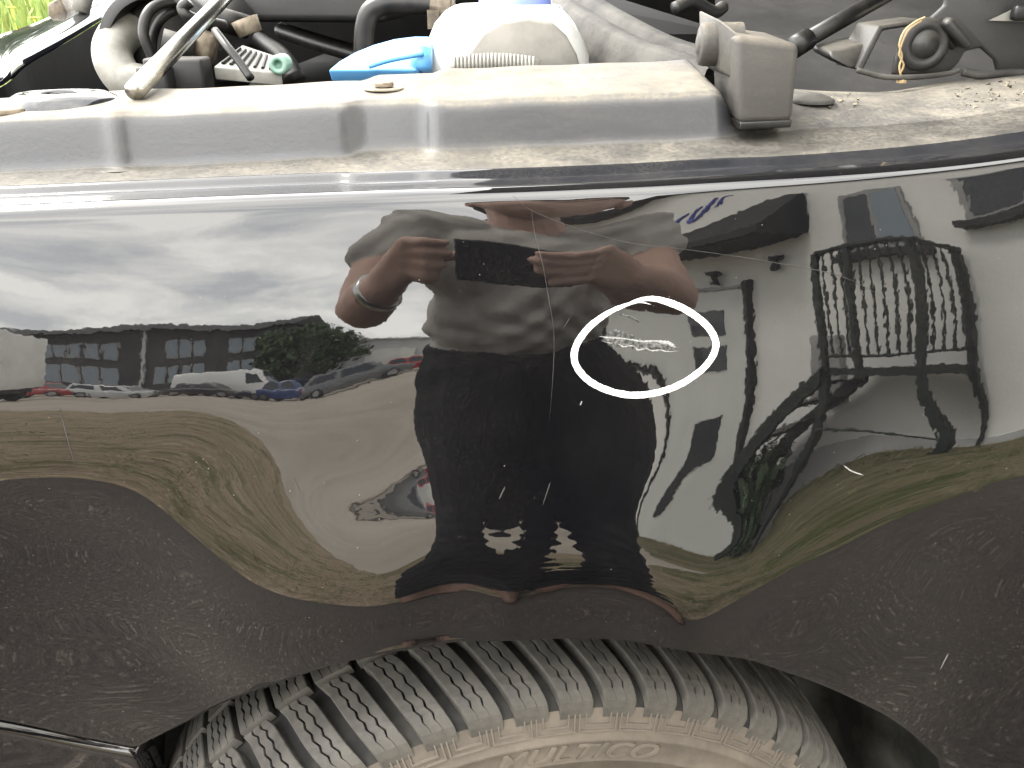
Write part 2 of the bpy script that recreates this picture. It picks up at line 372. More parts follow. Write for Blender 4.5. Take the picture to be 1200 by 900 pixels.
def _fit(w2=.0014, w3=.020, it=5):
    n = NX*NZ; cc = np.array([0.25*max(0, Z0+(j-1)*SP-.6)**2 for i in range(NX) for j in range(NZ)])
    G = np.zeros((n,n))
    def stencil(idx, cf, w_):
        for a_, ca in zip(idx, cf):
            for b_, cb in zip(idx, cf): G[a_,b_] += ca*cb*w_*w_
    for i in range(NX):
        for j in range(NZ):
            for st, w_ in (((1,-2,1), w2/SP), ((1,-3,3,-1), w3/SP)):
                k = len(st)
                if i+k <= NX: stencil([(i+q)*NZ+j for q in range(k)], st, w_)
                if j+k <= NZ: stencil([i*NZ+j+q for q in range(k)], st, w_)
            if i+2 <= NX and j+2 <= NZ: stencil([i*NZ+j,(i+1)*NZ+j+1,(i+1)*NZ+j,i*NZ+j+1], (1,1,-1,-1), 1.4*w2/SP)
    cons = []
    for px, py, az, el in DIRS:
        a_, e_ = R(az), R(el); cons.append((px, py, None, np.array([math.sin(a_)*math.cos(e_), -math.cos(a_)*math.cos(e_), math.sin(e_)]), 1.0, (1.0 if el > -9 else .05)))
    for px, py, x, y_, z, w_ in PTS: cons.append((px, py, np.array([x,y_,z]), None, w_, 1.0 if py < 600 else .8))
    for _ in range(it):
        A = G.copy(); B = np.zeros(n)
        for px, py, T, D, w_, wa in cons:
            d = ray(px, py); s = .5
            for _k in range(10):
                p = CAM+d*s; ii, b_, gx, gz = _rows(p[0], p[2]); s = (b_@cc[ii]-CAM[1])/d[1]
            p = CAM+d*s
            r_ = D if T is None else (T-p)/np.linalg.norm(T-p)
            nn = r_-d
            ii, b_, gx, gz = _rows(p[0], p[2])
            for g_, t_, k_ in ((gx, -nn[0]/nn[1], w_*wa), (gz, -nn[2]/nn[1], w_)):
                A[np.ix_(ii,ii)] += np.outer(g_,g_)*k_*k_; B[ii] += g_*t_*k_*k_
        ii, b_, gx, gz = _rows(0.0, .87); A[np.ix_(ii,ii)] += np.outer(b_,b_)*100
        cc = np.linalg.solve(A+1e-12*np.eye(n), B)
    return cc
COEF = _fit()
#DIAG
def hs(x, z):
    ii, b_, gx, gz = _rows(x, z); c_ = COEF[ii]; return b_@c_, gx@c_, gz@c_
def on_panel(px, py, lift=0.0):
    d = ray(px, py); s = .5
    for _k in range(14):
        p = CAM+d*s; s = (hs(p[0], p[2])[0]-CAM[1])/d[1]
    p = CAM+d*s
    _, gx, gz = hs(p[0], p[2]); nn = np.array([gx,-1,gz]); nn /= np.linalg.norm(nn)
    return p+nn*lift, nn

car = empty('car', 'black car with open bonnet and dusty fender edge, scratched above its front wheel', 'car', (0,0,0))

top_pts = np.array([on_panel(*p)[0] for p in ((-60,250),(0,246),(180,240),(375,232),(600,222),(800,216),(1000,205),(1120,193),(1200,183),(1260,175))])
top_fit = np.polyfit(top_pts[:,0], top_pts[:,2], 4)
xa, xb_ = top_pts[0,0], top_pts[-1,0]
def ztop(x):
    if x < xa: return np.polyval(top_fit, xa)+(x-xa)*0.05
    if x > xb_: return np.polyval(top_fit, xb_)+(x-xb_)*0.12
    return np.polyval(top_fit, x)
lip_px = ((160,877),(240,836),(330,798),(430,769),(540,754),(640,750),(740,753),(850,769),(920,786),(1000,820),(1060,855),(1105,895))
lip = np.array([on_panel(p[0], p[1])[0] for p in curve_pts([(a,b,0) for a,b in lip_px], 90)])
for _ in range(12): lip[1:-1,2] = (lip[:-2,2]+2*lip[1:-1,2]+lip[2:,2])/4
LX0, LX1 = lip[0,0], lip[-1,0]
def zlip(x):
    if x > LX1: return max(0.40, lip[-1,2]-(x-LX1)*2.2)
    if x < LX0:                                 # seam to the bumper, rising forwards
        return zseam(x)
    return np.interp(x, lip[:,0], lip[:,2])
s0 = on_panel(0,845)[0]; s1 = np.array([LX0, 0, lip[0,2]]); smid = on_panel(75,864)[0]
def zseam(x):
    t_ = (x-s0[0])/(s1[0]-s0[0]); lin = s0[2]+(s1[2]-s0[2])*t_
    return lin - 4*max(-.5, t_*(1-t_))*((s0[2]+s1[2])/2-smid[2])
def fender_mesh():
    xs = np.unique(np.round(np.concatenate([np.arange(-.62,.6201,.006), np.array([LX0-1e-4, LX1+1e-4])]), 5))
    g = []; edge = []
    for x in xs:
        zb, zt = zlip(x), ztop(x)-0.006
        row = []
        y0, gx, gz = hs(x, zb)
        row.append((x, y0+.020, zb+.001)); row.append((x, y0+.006, zb-.0012))
        row += [(x, y0+.0022, zb-.0008), (x, y0+.0007, zb+.0002)]
        n_ = 120
        for k in range(n_+1):
            z = zb+.0012+(zt-zb-.0012)*k/n_
            row.append((x, hs(x,z)[0], z))
        y0, gx, gz = hs(x, zt); a0 = math.atan(gz)      # lean of the panel at its top
        r_ = .011; cy, cz = y0+r_*math.cos(a0), zt-r_*math.sin(a0)
        for k in range(1, 13):
            a_ = a0+(R(100)-a0)*k/12
            row.append((x, cy-r_*math.cos(a_), cz+r_*math.sin(a_)))
        py_, pz_ = row[-1][1], row[-1][2]
        row += [(x, py_+.003, pz_-.0018), (x, py_+.0055, pz_-.005)]
        edge.append((x, py_, pz_)); g.append(row)
    mb = MB().grid(g)
    nvf = len(g[0]); o = obj('fender', mb.v, mb.f, None, car, True, mats=['car_paint','arch_edge_glint'], midx=[1 if (i % (nvf-1)) < 3 else 0 for i in range(len(mb.f))])
    return o, np.array(edge)
fender, EDGE = fender_mesh()
fender['label'] = 'glossy black fender mirroring the yard'
def edge_at(x):
    return np.interp(x, EDGE[:,0], EDGE[:,1]), np.interp(x, EDGE[:,0], EDGE[:,2])

# bumper below the seam, its rounded upper rim catching the sky
def bumper_mesh():
    g = []
    for x in np.arange(-.62, LX0-.002, .006):
        zt = zseam(x)-.004; row = []
        y0, gx, gz = hs(x, zt)
        row += [(x, y0+.03, zt-.002), (x, y0+.012, zt+.001)]
        for k in range(8):
            a_ = R(95)*(1-k/7); r_ = .008
            row.append((x, y0+r_-r_*math.cos(a_)-.001, zt-r_+r_*math.sin(a_)))
        for k in range(1, 40):
            z = zt-.008-.22*k/39
            row.append((x, hs(x, max(z,.40))[0]-.001, z))
        g.append(row)
    g = g[::1]
    last = g[-1]; g.append([(p[0]+.004, p[1]+.006, p[2]) for p in last]); g.append([(p[0]+.005, p[1]+.02, p[2]) for p in last])
    return MB().grid(g).build('bumper', 'car_paint', car, smooth=True)
bumper_mesh()

# ------------------------------------------------------------------ marks on the fender
def ribbon(name, pts_px, width, mat, parent, lift=.00012, n=None, jit=0.0, rnd=True, taper=True, thick=.0001):
    n = n or max(8, int(len(pts_px)*10)); P_ = curve_pts([(a,b,0) for a,b in pts_px], n) if len(pts_px) > 2 else [np.array([pts_px[0][0]+(pts_px[1][0]-pts_px[0][0])*k/n, pts_px[0][1]+(pts_px[1][1]-pts_px[0][1])*k/n, 0]) for k in range(n+1)]
    pp = [on_panel(p[0], p[1]) for p in P_]; g = []
    for i, (p, nn) in enumerate(pp):
        d = pp[min(i+1,n)][0]-pp[max(i-1,0)][0]; d /= np.linalg.norm(d); s = np.cross(nn, d)
        w_ = width*(1 if not callable(jit) else 1)*(1+random.uniform(-1,1)*(jit if not callable(jit) else 0))/2
        if taper: w_ *= min(1, (min(i, n-i)+.6)/(n*.18+.6))
        off = s*random.uniform(-1,1)*width*(jit if not callable(jit) else 0)*.5
        row = []
        for u in (-1.02,-.8,-.3,.3,.8,1.02):
            hgt = (-.0001 if abs(u) > 1 else thick*(1-u*u*.5))+lift
            row.append(p+off+s*u*w_+nn*hgt)
        g.append(row)
    return MB().grid(g).build(name, mat, parent, smooth=True)
ring = ((763,357),(750,354),(735,357),(714,366),(693,381),(679,398),(673,414),(676,430),(690,446),(711,457),(738,463),(766,461),(794,452),(818,437),(833,421),(839,405),(834,389),(820,374),(800,361),(782,354),(764,350),(747,352),(731,359),(724,364))
o = ribbon('paint_mark', ring, .0041, 'marker_white', fender, lift=.00015, n=220, jit=.05, taper=True, thick=.0002)
o['label'] = 'white hand-drawn ring around the scratch'
o = ribbon('scratch', ((704,399),(714,402),(722,401),(730,406),(741,405),(748,410),(757,408),(764,411),(774,410),(782,412),(796,411)), .0010, 'scratch_pale', fender, n=90, jit=.35); o['label'] = 'jagged pale scratch inside the white ring'
for pts, w_, mt in (
    (((702,394),(715,396),(733,397),(752,400),(770,400),(792,404)), .0011, 'scratch_pale'),
    (((706,397),(730,401),(760,405),(795,408)), .0055, 'scratch_grey'),
    (((712,391),(722,390),(735,394),(746,396)), .0034, 'scratch_grey'),
    (((725,368),(740,372),(750,378)), .0012, 'scratch_grey'),
    (((770,400),(782,402),(792,407)), .0022, 'scratch_pale'),
    (((622,243),(627,275),(636,310),(643,350),(649,390),(648,440),(643,500)), .00034, 'hairline'),
    (((601,229),(620,245),(660,262),(700,275),(740,285),(800,292),(860,300),(920,310),(980,322),(1020,340),(1062,366)), .00034, 'hairline'),
    (((70,478),(78,510),(88,546)), .00055, 'hairline'),
    (((1111,766),(1102,784)), .0008, 'scratch_pale'),
    (((988,545),(998,552),(1012,557)), .0008, 'scratch_pale'),
    (((682,470),(680,475)), .0008, 'scratch_pale'),
    (((645,565),(636,592)), .0006, 'hairline'),
    (((592,570),(585,585)), .0009, 'hairline'),
    (((660,385),(668,372)), .0004, 'hairline'),
    (((345,560),(352,577)), .0005, 'hairline')):
    ribbon('scratch', pts, w_, mt, fender, jit=.25)

# ------------------------------------------------------------------ dusty channel and inner flange beside the bonnet opening
def smoothstep(a, b, x):
    t_ = min(1, max(0, (x-a)/(b-a))); return t_*t_*(3-2*t_)
PROF = {
 'A': [(.003,-.008),(.006,-.0022),(.040,-.0045),(.047,.0015),(.060,.002),(.070,.003),(.077,.005),(.082,.036),(.088,.0395),(.125,.042),(.160,.045),(.166,.044),(.170,-.06)],
 'B': [(.003,-.008),(.006,-.0022),(.036,-.0042),(.043,.0015),(.060,.003),(.070,.004),(.083,.008),(.090,.036),(.096,.040),(.130,.043),(.178,.0475),(.184,.046),(.190,-.06)],
 'C': [(.003,-.008),(.006,-.0022),(.034,-.0035),(.041,.002),(.055,.003),(.066,.005),(.074,.009),(.080,.036),(.086,.040),(.130,.044),(.190,.050),(.196,.049),(.202,-.06)],
 'D': [(.003,-.008),(.006,-.0022),(.026,-.002),(.034,.0025),(.050,.0035),(.066,.0055),(.085,.0075),(.105,.009),(.120,.010),(.150,.0115),(.200,.012),(.208,.010),(.215,-.06)]}
def resample(pr, n=110):
    p = np.array(pr); L_ = np.concatenate([[0], np.cumsum(np.hypot(*np.diff(p, axis=0).T))])
    # equal share of points per span keeps the sections comparable
    k = np.linspace(0, len(p)-1, n); q = np.stack([np.interp(k, range(len(p)), p[:,0]), np.interp(k, range(len(p)), p[:,1])], 1)
    for _ in range(2): q[1:-1] = (q[:-2]+2*q[1:-1]+q[2:])/4
    return q
RP = {k: resample(v_) for k, v_ in PROF.items()}
def ledge_profile(x):
    a = smoothstep(-.112,-.100,x); b = smoothstep(-.062,-.050,x); c_ = smoothstep(.136,.165,x)
    p = RP['A']*(1-a)+RP['B']*a; p = p*(1-b)+RP['C']*b; return p*(1-c_)+RP['D']*c_
g = []; xs = np.arange(-.62,.6201,.004)
for x in xs:
    ey, ez = edge_at(x); p = ledge_profile(x).copy()
    dent = .0005*math.sin(x*38)+.0003*math.sin(x*91+1)
    rib = .004*math.exp(-((x+.262)/.006)**2)          # pressed rib
    row = []
    for q, (dy_, dz_) in enumerate(p):
        wgt = smoothstep(.045,.075,dy_)
        row.append((x, ey+dy_+rib*(1 if .07 < dy_ < .09 else 0)*-1, ez+dz_+dent*wgt+.011*smoothstep(.06,.15,dy_)*smoothstep(.14,.17,x)*(1-smoothstep(.20,.33,x))*(1 if dz_ > -.02 else 0)))
    g.append(row)
mb = MB().grid(g)
nv = len(g[0])
midx = [0 if (i % (nv-1)) < 28 else 1 if (i % (nv-1)) < 54 else 2 for i in range(len(mb.f))]
ledge = obj('inner_fender_flange', mb.v, mb.f, None, car, True, mats=['dusty_gloss','dusty_channel','dusty_paint'], midx=midx)
ledge['label'] = 'dusty pressed flange along the bonnet opening'
def ledge_pt(px, dy_, lift=0.0):
    """point on the flange top at inward offset dy_, under picture column px"""
    x = (px-600)*.00055
    for _ in range(6):
        ey, ez = edge_at(x); p = ledge_profile(x); z = ez+np.interp(dy_, p[:100,0], p[:100,1])+.011*smoothstep(.06,.15,dy_)*smoothstep(.14,.17,x)*(1-smoothstep(.20,.33,x)); y_ = ey+dy_
        x = (px-600)/FPX*((y_-CAM[1])*math.cos(PITCH)+(CAM[2]-z)*math.sin(PITCH))
    return np.array([x, y_, z+lift])
# bolts and clips sitting on the flange
def disc(mb, c, r_, h, n=20, dome=0.0):
    c = np.array(c); g = []
    for rr, hh in ((r_,0),(r_,h*.7),(r_*.9,h),(r_*.5,h+dome*.7),(0.0001,h+dome)):
        g.append([c+np.array([rr*math.cos(2*math.pi*k/n), rr*math.sin(2*math.pi*k/n), hh]) for k in range(n)]+[c+np.array([rr, 0, hh])])
    return mb.grid(g)
b_ = disc(MB(), ledge_pt(450,.125), .014, .0012); disc(b_, ledge_pt(450,.125)+np.array([0,0,.002]), .007, .003)
b_.build('flange_bolt', 'rust', car, smooth=True)['label'] = 'rusty flange bolt on its washer'
disc(MB(), ledge_pt(8,.10), .012, .003).build('flange_clip', 'rust', car, smooth=True)
# raised eye with a hole for the prop rod
mb = MB(); c0_ = ledge_pt(75,.13)
g = []
for rr, hh in ((.042,-.004),(.036,.003),(.030,.006),(.018,.0065),(.0155,.004),(.0150,-.02),(.0001,-.02)):
    g.append([c0_+np.array([rr*math.cos(2*math.pi*k/28), rr*.8*math.sin(2*math.pi*k/28), hh]) for k in range(29)])
mb.grid(g).build('rod_eye', 'dusty_gloss', car, smooth=True)

# ------------------------------------------------------------------ rubber bonnet buffer
def frust(px_quads, y0, y1, y1b=None):
    """front quad given in the picture at depth y0, pushed back to y1"""
    fr = [at(a, b, y0) for a, b in px_quads]
    return fr, [p+np.array([0, y1-y0, 0]) for p in fr]
yb = edge_at(.16)[0]+.066
fr = [at(866,146,yb), at(929,143,yb), at(938,52,yb+.006), at(862,42,yb+.006)]
bk = [p+np.array([0,.075,0]) for p in fr]
mb = MB(); mb.hexa([fr[0],fr[1],bk[1],bk[0],fr[3],fr[2],bk[2]+np.array([0,0,.003]),bk[3]+np.array([0,0,.003])])
buf = mb.build('bonnet_buffer', 'dusty_rubber', car, bev=.0045, seg=3); buf['label'] = 'grey rubber buffer block at the flange'
mb = MB(); mb.hexa([at(845,84,yb+.03), at(870,100,yb+.012), at(870,100,yb+.012)+np.array([0,.07,0]), at(845,84,yb+.03)+np.array([0,.07,0]),
    at(843,22,yb+.035), at(866,40,yb+.012), at(866,40,yb+.012)+np.array([0,.07,.004]), at(843,22,yb+.035)+np.array([0,.07,.004])])
mb.build('buffer_bracket', 'dusty_rubber', buf, bev=.002)
mb = MB(); lo4 = [at(867,147,yb-.001), at(928,144,yb-.001)]; lo4 += [lo4[1]+np.array([0,.07,0]), lo4[0]+np.array([0,.07,0])]
mb.hexa([p+np.array([0,0,-.003]) for p in lo4]+[p+np.array([0,0,.002]) for p in lo4]); mb.build('buffer_foot', 'hose_black', buf, bev=.001)
# round end stop
cc_ = at(834,52,yb+.05); mb = MB(); g = []
for rr, dd in ((.0001,-.010),(.005,-.0105),(.006,-.009),(.0105,-.009),(.0118,-.008),(.0125,-.005),(.0125,.02)):
    g.append([cc_+np.array([dd, rr*math.cos(2*math.pi*k/26), 1.15*rr*math.sin(2*math.pi*k/26)]) for k in range(27)])
mb.grid(g).build('buffer_end_stop', 'dusty_rubber', buf, smooth=True)

# ------------------------------------------------------------------ wheel
WX, WY, WZ, YAW = -.006, .104, .292, R(12)
wh = dict(loc=(WX, WY, WZ))
def lathe(profile, n=160):
    g = []
    for k in range(n):
        a_ = 2*math.pi*k/n
        g.append([(r_*math.sin(a_), y_, r_*math.cos(a_)) for r_, y_ in profile])
    return MB().grid(g, close_u=True)
carc = [(.200,-.080),(.206,-.092),(.215,-.096),(.2165,-.0985),(.219,-.0985),(.2205,-.097),(.235,-.1035),(.250,-.107),(.2515,-.1085),(.2530,-.1085),(.2545,-.1075),(.262,-.108),(.270,-.1075),(.2715,-.1085),(.2735,-.108),(.275,-.1065),(.284,-.1045),(.288,-.103),(.296,-.100),(.303,-.0955),(.308,-.086),(.3105,-.07),(.3125,-.04),(.313,0),(.3125,.04),(.3105,.07),(.303,.09),(.28,.10),(.24,.10),(.205,.088),(.200,.080)]
mb = lathe(carc); nvp = len(carc)
midx = [0 if (i % (nvp-1)) < 18 else 1 for i in range(len(mb.f))]
tyre = obj('tyre', mb.v, mb.f, None, car, True, mats=['tyre_side','tyre_groove'], midx=midx)
tyre.location = wh['loc']; tyre.rotation_euler = (0, 0, YAW); tyre.scale = (1.10, 1.0, 1.10); tyre['label'] = 'worn winter tyre with dusty tan sidewall'
# outer surface of the tread blocks across the tyre: (radius, axial)
LUGP = [(.2965,-.1025),(.3035,-.1015),(.3105,-.0975),(.3160,-.090),(.3190,-.080),(.3207,-.068),(.3217,-.054),(.3223,-.040),(.3226,-.030)]
CENP = [(.3228,-.023),(.3230,-.008),(.3230,.008),(.3228,.024)]
def lug_mesh(prof, pitch, sweep, s_off, groove, sipes, nw=16, depth=.0085):
    prof = np.array(prof); k = np.linspace(0, len(prof)-1, nw)
    rr = np.interp(k, range(len(prof)), prof[:,0]); yy = np.interp(k, range(len(prof)), prof[:,1])
    mb = MB(); half = (pitch-groove)/2
    nrib = sipes+1
    for rb in range(nrib):
        e0 = []; e1 = []
        for i in range(nw):
            w_ = i/(nw-1)
            cen = s_off+sweep(w_)
            narrow = half*(1-.10*max(0, .25-w_)*4*0+0)-.0016*max(0, w_-.55)
            def bound(b):
                if b == 0: return cen-narrow
                if b == nrib: return cen+narrow
                return cen-narrow+2*narrow*b/nrib + (.0009 if (i % 2) else -.0009)*(1 if .26 < w_ else 0)
            gap = .00075*min(1, max(0, (w_-.24)/.06))
            e0.append(bound(rb)+(gap if rb > 0 else 0)); e1.append(bound(rb+1)-(gap if rb+1 < nrib else 0))
        g = []
        for i in range(nw):
            row = []
            chf = .0008
            for s, dr in ((e0[i],-depth),(e0[i],-chf),(e0[i]+chf*(1 if rb == 0 else .3),0),(e1[i]-chf*(1 if rb == nrib-1 else .3),0),(e1[i],-chf),(e1[i],-depth)):
                r_ = rr[i]+dr; a_ = s/.322
                row.append((r_*math.sin(a_), yy[i], r_*math.cos(a_)))
            g.append(row)
        base = len(mb.v); mb.grid(g)
        mb.f.append(tuple(base+q for q in range(6))); mb.f.append(tuple(base+(nw-1)*6+q for q in reversed(range(6))))
    return mb
NB = 58; PITCH_B = 2*math.pi*.322/NB
lug = lug_mesh(LUGP, PITCH_B, lambda w_: -.038*max(0,w_-.10)**1.4, 0, .0098, 2)
first = lug.build('tread_block', 'tyre_rubber', tyre)
cen = lug_mesh(CENP, PITCH_B, lambda w_: -.012*w_, -.034, .0055, 3, nw=8)
cfirst = cen.build('tread_block', 'tyre_rubber', tyre)
third = lug_mesh([(.3226,.030),(.3217,.054),(.3190,.080),(.3105,.0975)], PITCH_B, lambda w_: -.012*w_, -.046, .0075, 2, nw=10).build('tread_block', 'tyre_rubber', tyre)
bpy.context.view_layer.update()
# shallow rectangle pressed between the blocks at the shoulder
mb = MB()
for (s0_,s1_,r0_,r1_) in ((-.015,.015,.2800,.2811),(-.015,-.0138,.2811,.2965),(.0138,.015,.2811,.2965),(-.010,.010,.2845,.2854),(-.010,-.009,.2854,.2965),(.009,.010,.2854,.2965)):
    cor = []
    for lift in (-.0004,.0016):
        for s, r_ in ((s0_,r0_),(s1_,r0_),(s1_,r1_),(s0_,r1_)):
            yl = np.interp(r_, [.275,.284,.288,.296,.303], [-.1065,-.1045,-.103,-.100,-.0955]); a_ = s/.30
            cor.append((r_*math.sin(a_), yl-lift, r_*math.cos(a_)))
    mb.hexa([cor[i] for i in (0,1,2,3,4,5,6,7)])
sfirst = mb.build('shoulder_frame', 'tyre_side', tyre)
for k in range(NB):
    a_ = 2*math.pi*k/NB
    for src, off in ((first,0),(cfirst,0),(third,0),(sfirst,.5*2*math.pi/NB+.004)):
        o = src if k == 0 else src.copy()
        if k: C.objects.link(o); o.parent = tyre
        o.rotation_euler = (0, a_+off, 0)
# raised lettering bent round the sidewall
fc = bpy.data.curves.new('lettering', 'FONT'); fc.body = 'MULTICO'; fc.size = .021; fc.shear = .35; fc.extrude = 0.0009; fc.offset = .0004; fc.space_character = 1.08
fo = bpy.data.objects.new('lettering_curve', fc); C.objects.link(fo)
bpy.context.view_layer.update()
me = bpy.data.meshes.new_from_object(fo.evaluated_get(bpy.context.evaluated_depsgraph_get()))
bpy.data.objects.remove(fo)
wid = max(v_.co.x for v_ in me.vertices)
for v_ in me.vertices:
    s = (v_.co.x*1.25-wid*.62)+.033; r_ = .2555+v_.co.y*.95; yl = np.interp(r_, [.2545,.262,.270,.275], [-.1075,-.108,-.1075,-.1065])
    a_ = s/.262; zl = v_.co.z
    v_.co = (r_*math.sin(a_), yl-.0003-zl, r_*math.cos(a_))
me.materials.clear(); me.materials.append(MAT['tyre_letter'])
lo_ = bpy.data.objects.new('lettering', me); C.objects.link(lo_); lo_.parent = tyre; lo_['label'] = 'raised letters MULTICO on the sidewall'
# rim
mb = lathe([(.19,-.07),(.205,-.088),(.21,-.086),(.20,-.06),(.17,-.05),(.16,-.06),(.06,-.075),(.0001,-.075)], 64)
rim = mb.build('wheel_rim', 'rim_metal', car, smooth=True); rim.location = wh['loc']; rim.rotation_euler = (0,0,YAW); rim.scale = (1.10,1,1.10)
# wheel-house liner
g = []
def lip_radius(a_):
    r_ = .30
    for _ in range(400):
        x, z = .015+r_*math.sin(a_), .315+r_*math.cos(a_)
        if x < LX0 or x > LX1 or z >= zlip(x): break
        r_ += .0015
    return min(r_, .47)
for k in range(81):
    a_ = R(-112)+R(224)*k/80; rl = min(lip_radius(a_), .45) if abs(a_) < R(70) else .43; row = []
    for t_, dy_ in ((0,.016),(.3,.05),(.7,.10)):
        rr = rl*(1-t_)+.40*t_+.002; x, z = .015+rr*math.sin(a_), .315+rr*math.cos(a_)
        row.append((x, hs(min(max(x,-.6),.6), max(z,.40))[0]+dy_, z))
    for yy, rr in ((.22,.395),(.33,.392),(.35,.36),(.352,.05)):
        rr2 = rr+.003*math.sin(k*1.7+yy*40); row.append((.015+rr2*math.sin(a_), yy, .315+rr2*math.cos(a_)))
    g.append(row)
MB().grid(g).build('wheel_liner', 'liner', car, smooth=True)

# ------------------------------------------------------------------ engine bay
def tube_px(name, pts, r_, mat, parent=car, n=12, seg=None, rs=None):
    P_ = curve_pts([at(*p) for p in pts], seg or 10*len(pts)) if len(pts) > 2 else [at(*p) for p in pts]
    return MB().tube(P_, rs or r_, n).build(name, mat, parent, smooth=True)
# tub: floor, far wall, firewall and nose so that the bay is a closed dark hollow
mb = MB()
mb.box((-.80,.24,.42),(.62,1.50,.46)); mb.box((-.80,1.40,.46),(.62,1.46,.98)); mb.box((.56,.24,.46),(.60,1.40,1.00)); mb.box((-.84,.30,.46),(-.80,1.40,.96))
mb.box((-.62,.235,.55),(.60,.245,.99))
mb.build('engine_bay_tub', 'bay_shade_black', car)
MB().box((-.62,1.20,.50),(.45,1.38,1.105)).build('bay_shade_slab', 'bay_shade_black', car, bev=.02)  # added black slab standing in for the shade under the engine cover
# engine block mass under the cover
MB().box((-.36,.62,.50),(.25,1.25,1.00)).build('engine_block', 'bay_shade_black', car, bev=.02)
# engine cover: the slab with its rounded lower rim, top left of the picture
a0_, a1_ = at(272,26,.66), at(452,27,.66)
mb = MB(); mb.hexa([a0_, a1_, a1_+np.array([.02,.45,0]), a0_+np.array([-.02,.45,0]), a0_+np.array([-.016,.02,.075]), a1_+np.array([.05,.02,.075]), a1_+np.array([.06,.43,.085]), a0_+np.array([-.02,.43,.085])])
mb.build('engine_cover', 'dusty_plastic', car, bev=.010, seg=3)
mb = MB(); b0, b1 = at(150,8,.72), at(285,8,.72)
mb.hexa([b0,b1,b1+np.array([0,.3,0]),b0+np.array([0,.3,0]),b0+np.array([.01,.02,.06]),b1+np.array([0,.02,.06]),b1+np.array([0,.28,.06]),b0+np.array([0,.28,.06])])
mb.build('air_box', 'dusty_plastic', car, bev=.012, seg=3)
# washer reservoir: translucent white body with sloping shoulders
def lofted(name, rings, mat, parent=car, smooth=True, cap=True):
    mb = MB(); mb.grid([list(r_)+[r_[0]] for r_ in rings])
    if cap:
        n = len(rings[0]); base = len(mb.v); mb.v += [tuple(p) for p in rings[-1]]; mb.f.append(tuple(base+k for k in range(n)))
    return mb.build(name, mat, parent, smooth=smooth)
def rrect(c, hx, hy, z, n=36, e=3.0):
    o_ = []
    for k in range(n):
        t_ = 2*math.pi*k/n; ct, st = math.cos(t_), math.sin(t_)
        o_.append((c[0]+hx*math.copysign(abs(ct)**(2/e), ct), c[1]+hy*math.copysign(abs(st)**(2/e), st), z))
    return o_
lp, rp = at(497,84,.40), at(693,84,.40)
wxc = (lp[0]+rp[0])/2; whx = (rp[0]-lp[0])/2; zt0 = lp[2]
zof = lambda py, Y: at(600,py,Y)[2]
rings = [rrect((wxc,.44), whx, .085, zt0-.20), rrect((wxc,.44), whx, .085, zt0), rrect((wxc,.44), whx*.985, .082, zof(66,.40)), rrect((wxc-.002,.44), whx*.94, .078, zof(48,.40)),
         rrect((wxc-.003,.44), whx*.84, .07, zof(28,.40)), rrect((wxc-.003,.44), whx*.72, .062, zof(14,.40)), rrect((wxc-.003,.44), whx*.62, .055, zof(8,.40)), rrect((wxc-.003,.44), whx*.55, .05, zof(6,.40))]
res = lofted('washer_reservoir', rings, 'bottle_white'); res['label'] = 'white fluid reservoir with blue caps'
# darker moulded arch on its face
pts = [at(538,86,.352),at(548,62,.352),at(566,38,.352),at(588,25,.352),at(620,21,.352),at(648,27,.352),at(664,42,.352),at(676,64,.352),at(682,86,.352)]
mb = MB(); mb.prism(pts, (0,.03,0)); mb.build('face_panel', 'grey_fluid', res, bev=.003)
# violet-blue screw cap on top
cx_, cy_ = at(604,16,.44)[0], .44; zc_ = zof(19,.40)
g = []
for rr, hh in ((.030,-.006),(.0445,-.001),(.046,.002),(.046,.006),(.043,.0085),(.036,.010),(.034,.022),(.030,.026),(.0001,.027)):
    g.append([(cx_+rr*math.cos(2*math.pi*k/40)*1.0, cy_+rr*math.sin(2*math.pi*k/40), zc_+hh) for k in range(41)])
MB().grid(g).build('screw_cap', 'cap_violet', res, smooth=True)
# flip-up blue filler lid in front of it, tilted towards the flange
A_ = at(386,80,.36); B_ = at(392,68,.40); 
lid_px = [(384,82),(396,72),(415,61),(437,52),(462,45),(486,42),(503,42),(510,48),(505,60),(494,72),(488,82)]
top_ = [at(a,b,.34+.0016*(82-b)) for a,b in lid_px]
mb = MB(); mb.prism(top_, (0,.012,-.012)); lid = mb.build('filler_lid', 'cap_blue', res, bev=.0025, seg=3); lid['label'] = 'light blue filler lid'
mb = MB(); mb.tube(curve_pts([at(432,78,.333), at(455,71,.336), at(480,66,.340), at(496,63,.345)], 20), .0022, 8); mb.build('lid_rim', 'cap_blue', res, smooth=True)
mb = MB(); mb.tube([at(494,84,.35), at(494,60,.36)], .010, 14); mb.build('filler_neck', 'cap_blue', res, smooth=True)
# ribbed conduit along the flange in front of the reservoir
mb = MB(); n_ = 22
for k in range(n_):
    u = k/(n_-1); px = 533+u*92; py = 74-4*math.sin(u*math.pi)
    c_ = at(px, py+4, .325); mb.tube([c_+np.array([-.0011,0,0]), c_+np.array([.0011,0,0])], .0085, 14)
P_ = [at(527+k*10.5, 79-4*math.sin(k/10*math.pi), .325) for k in range(11)]
mb.tube(P_, .0070, 12); mb.build('ribbed_conduit', 'silver_plastic', car, smooth=True)
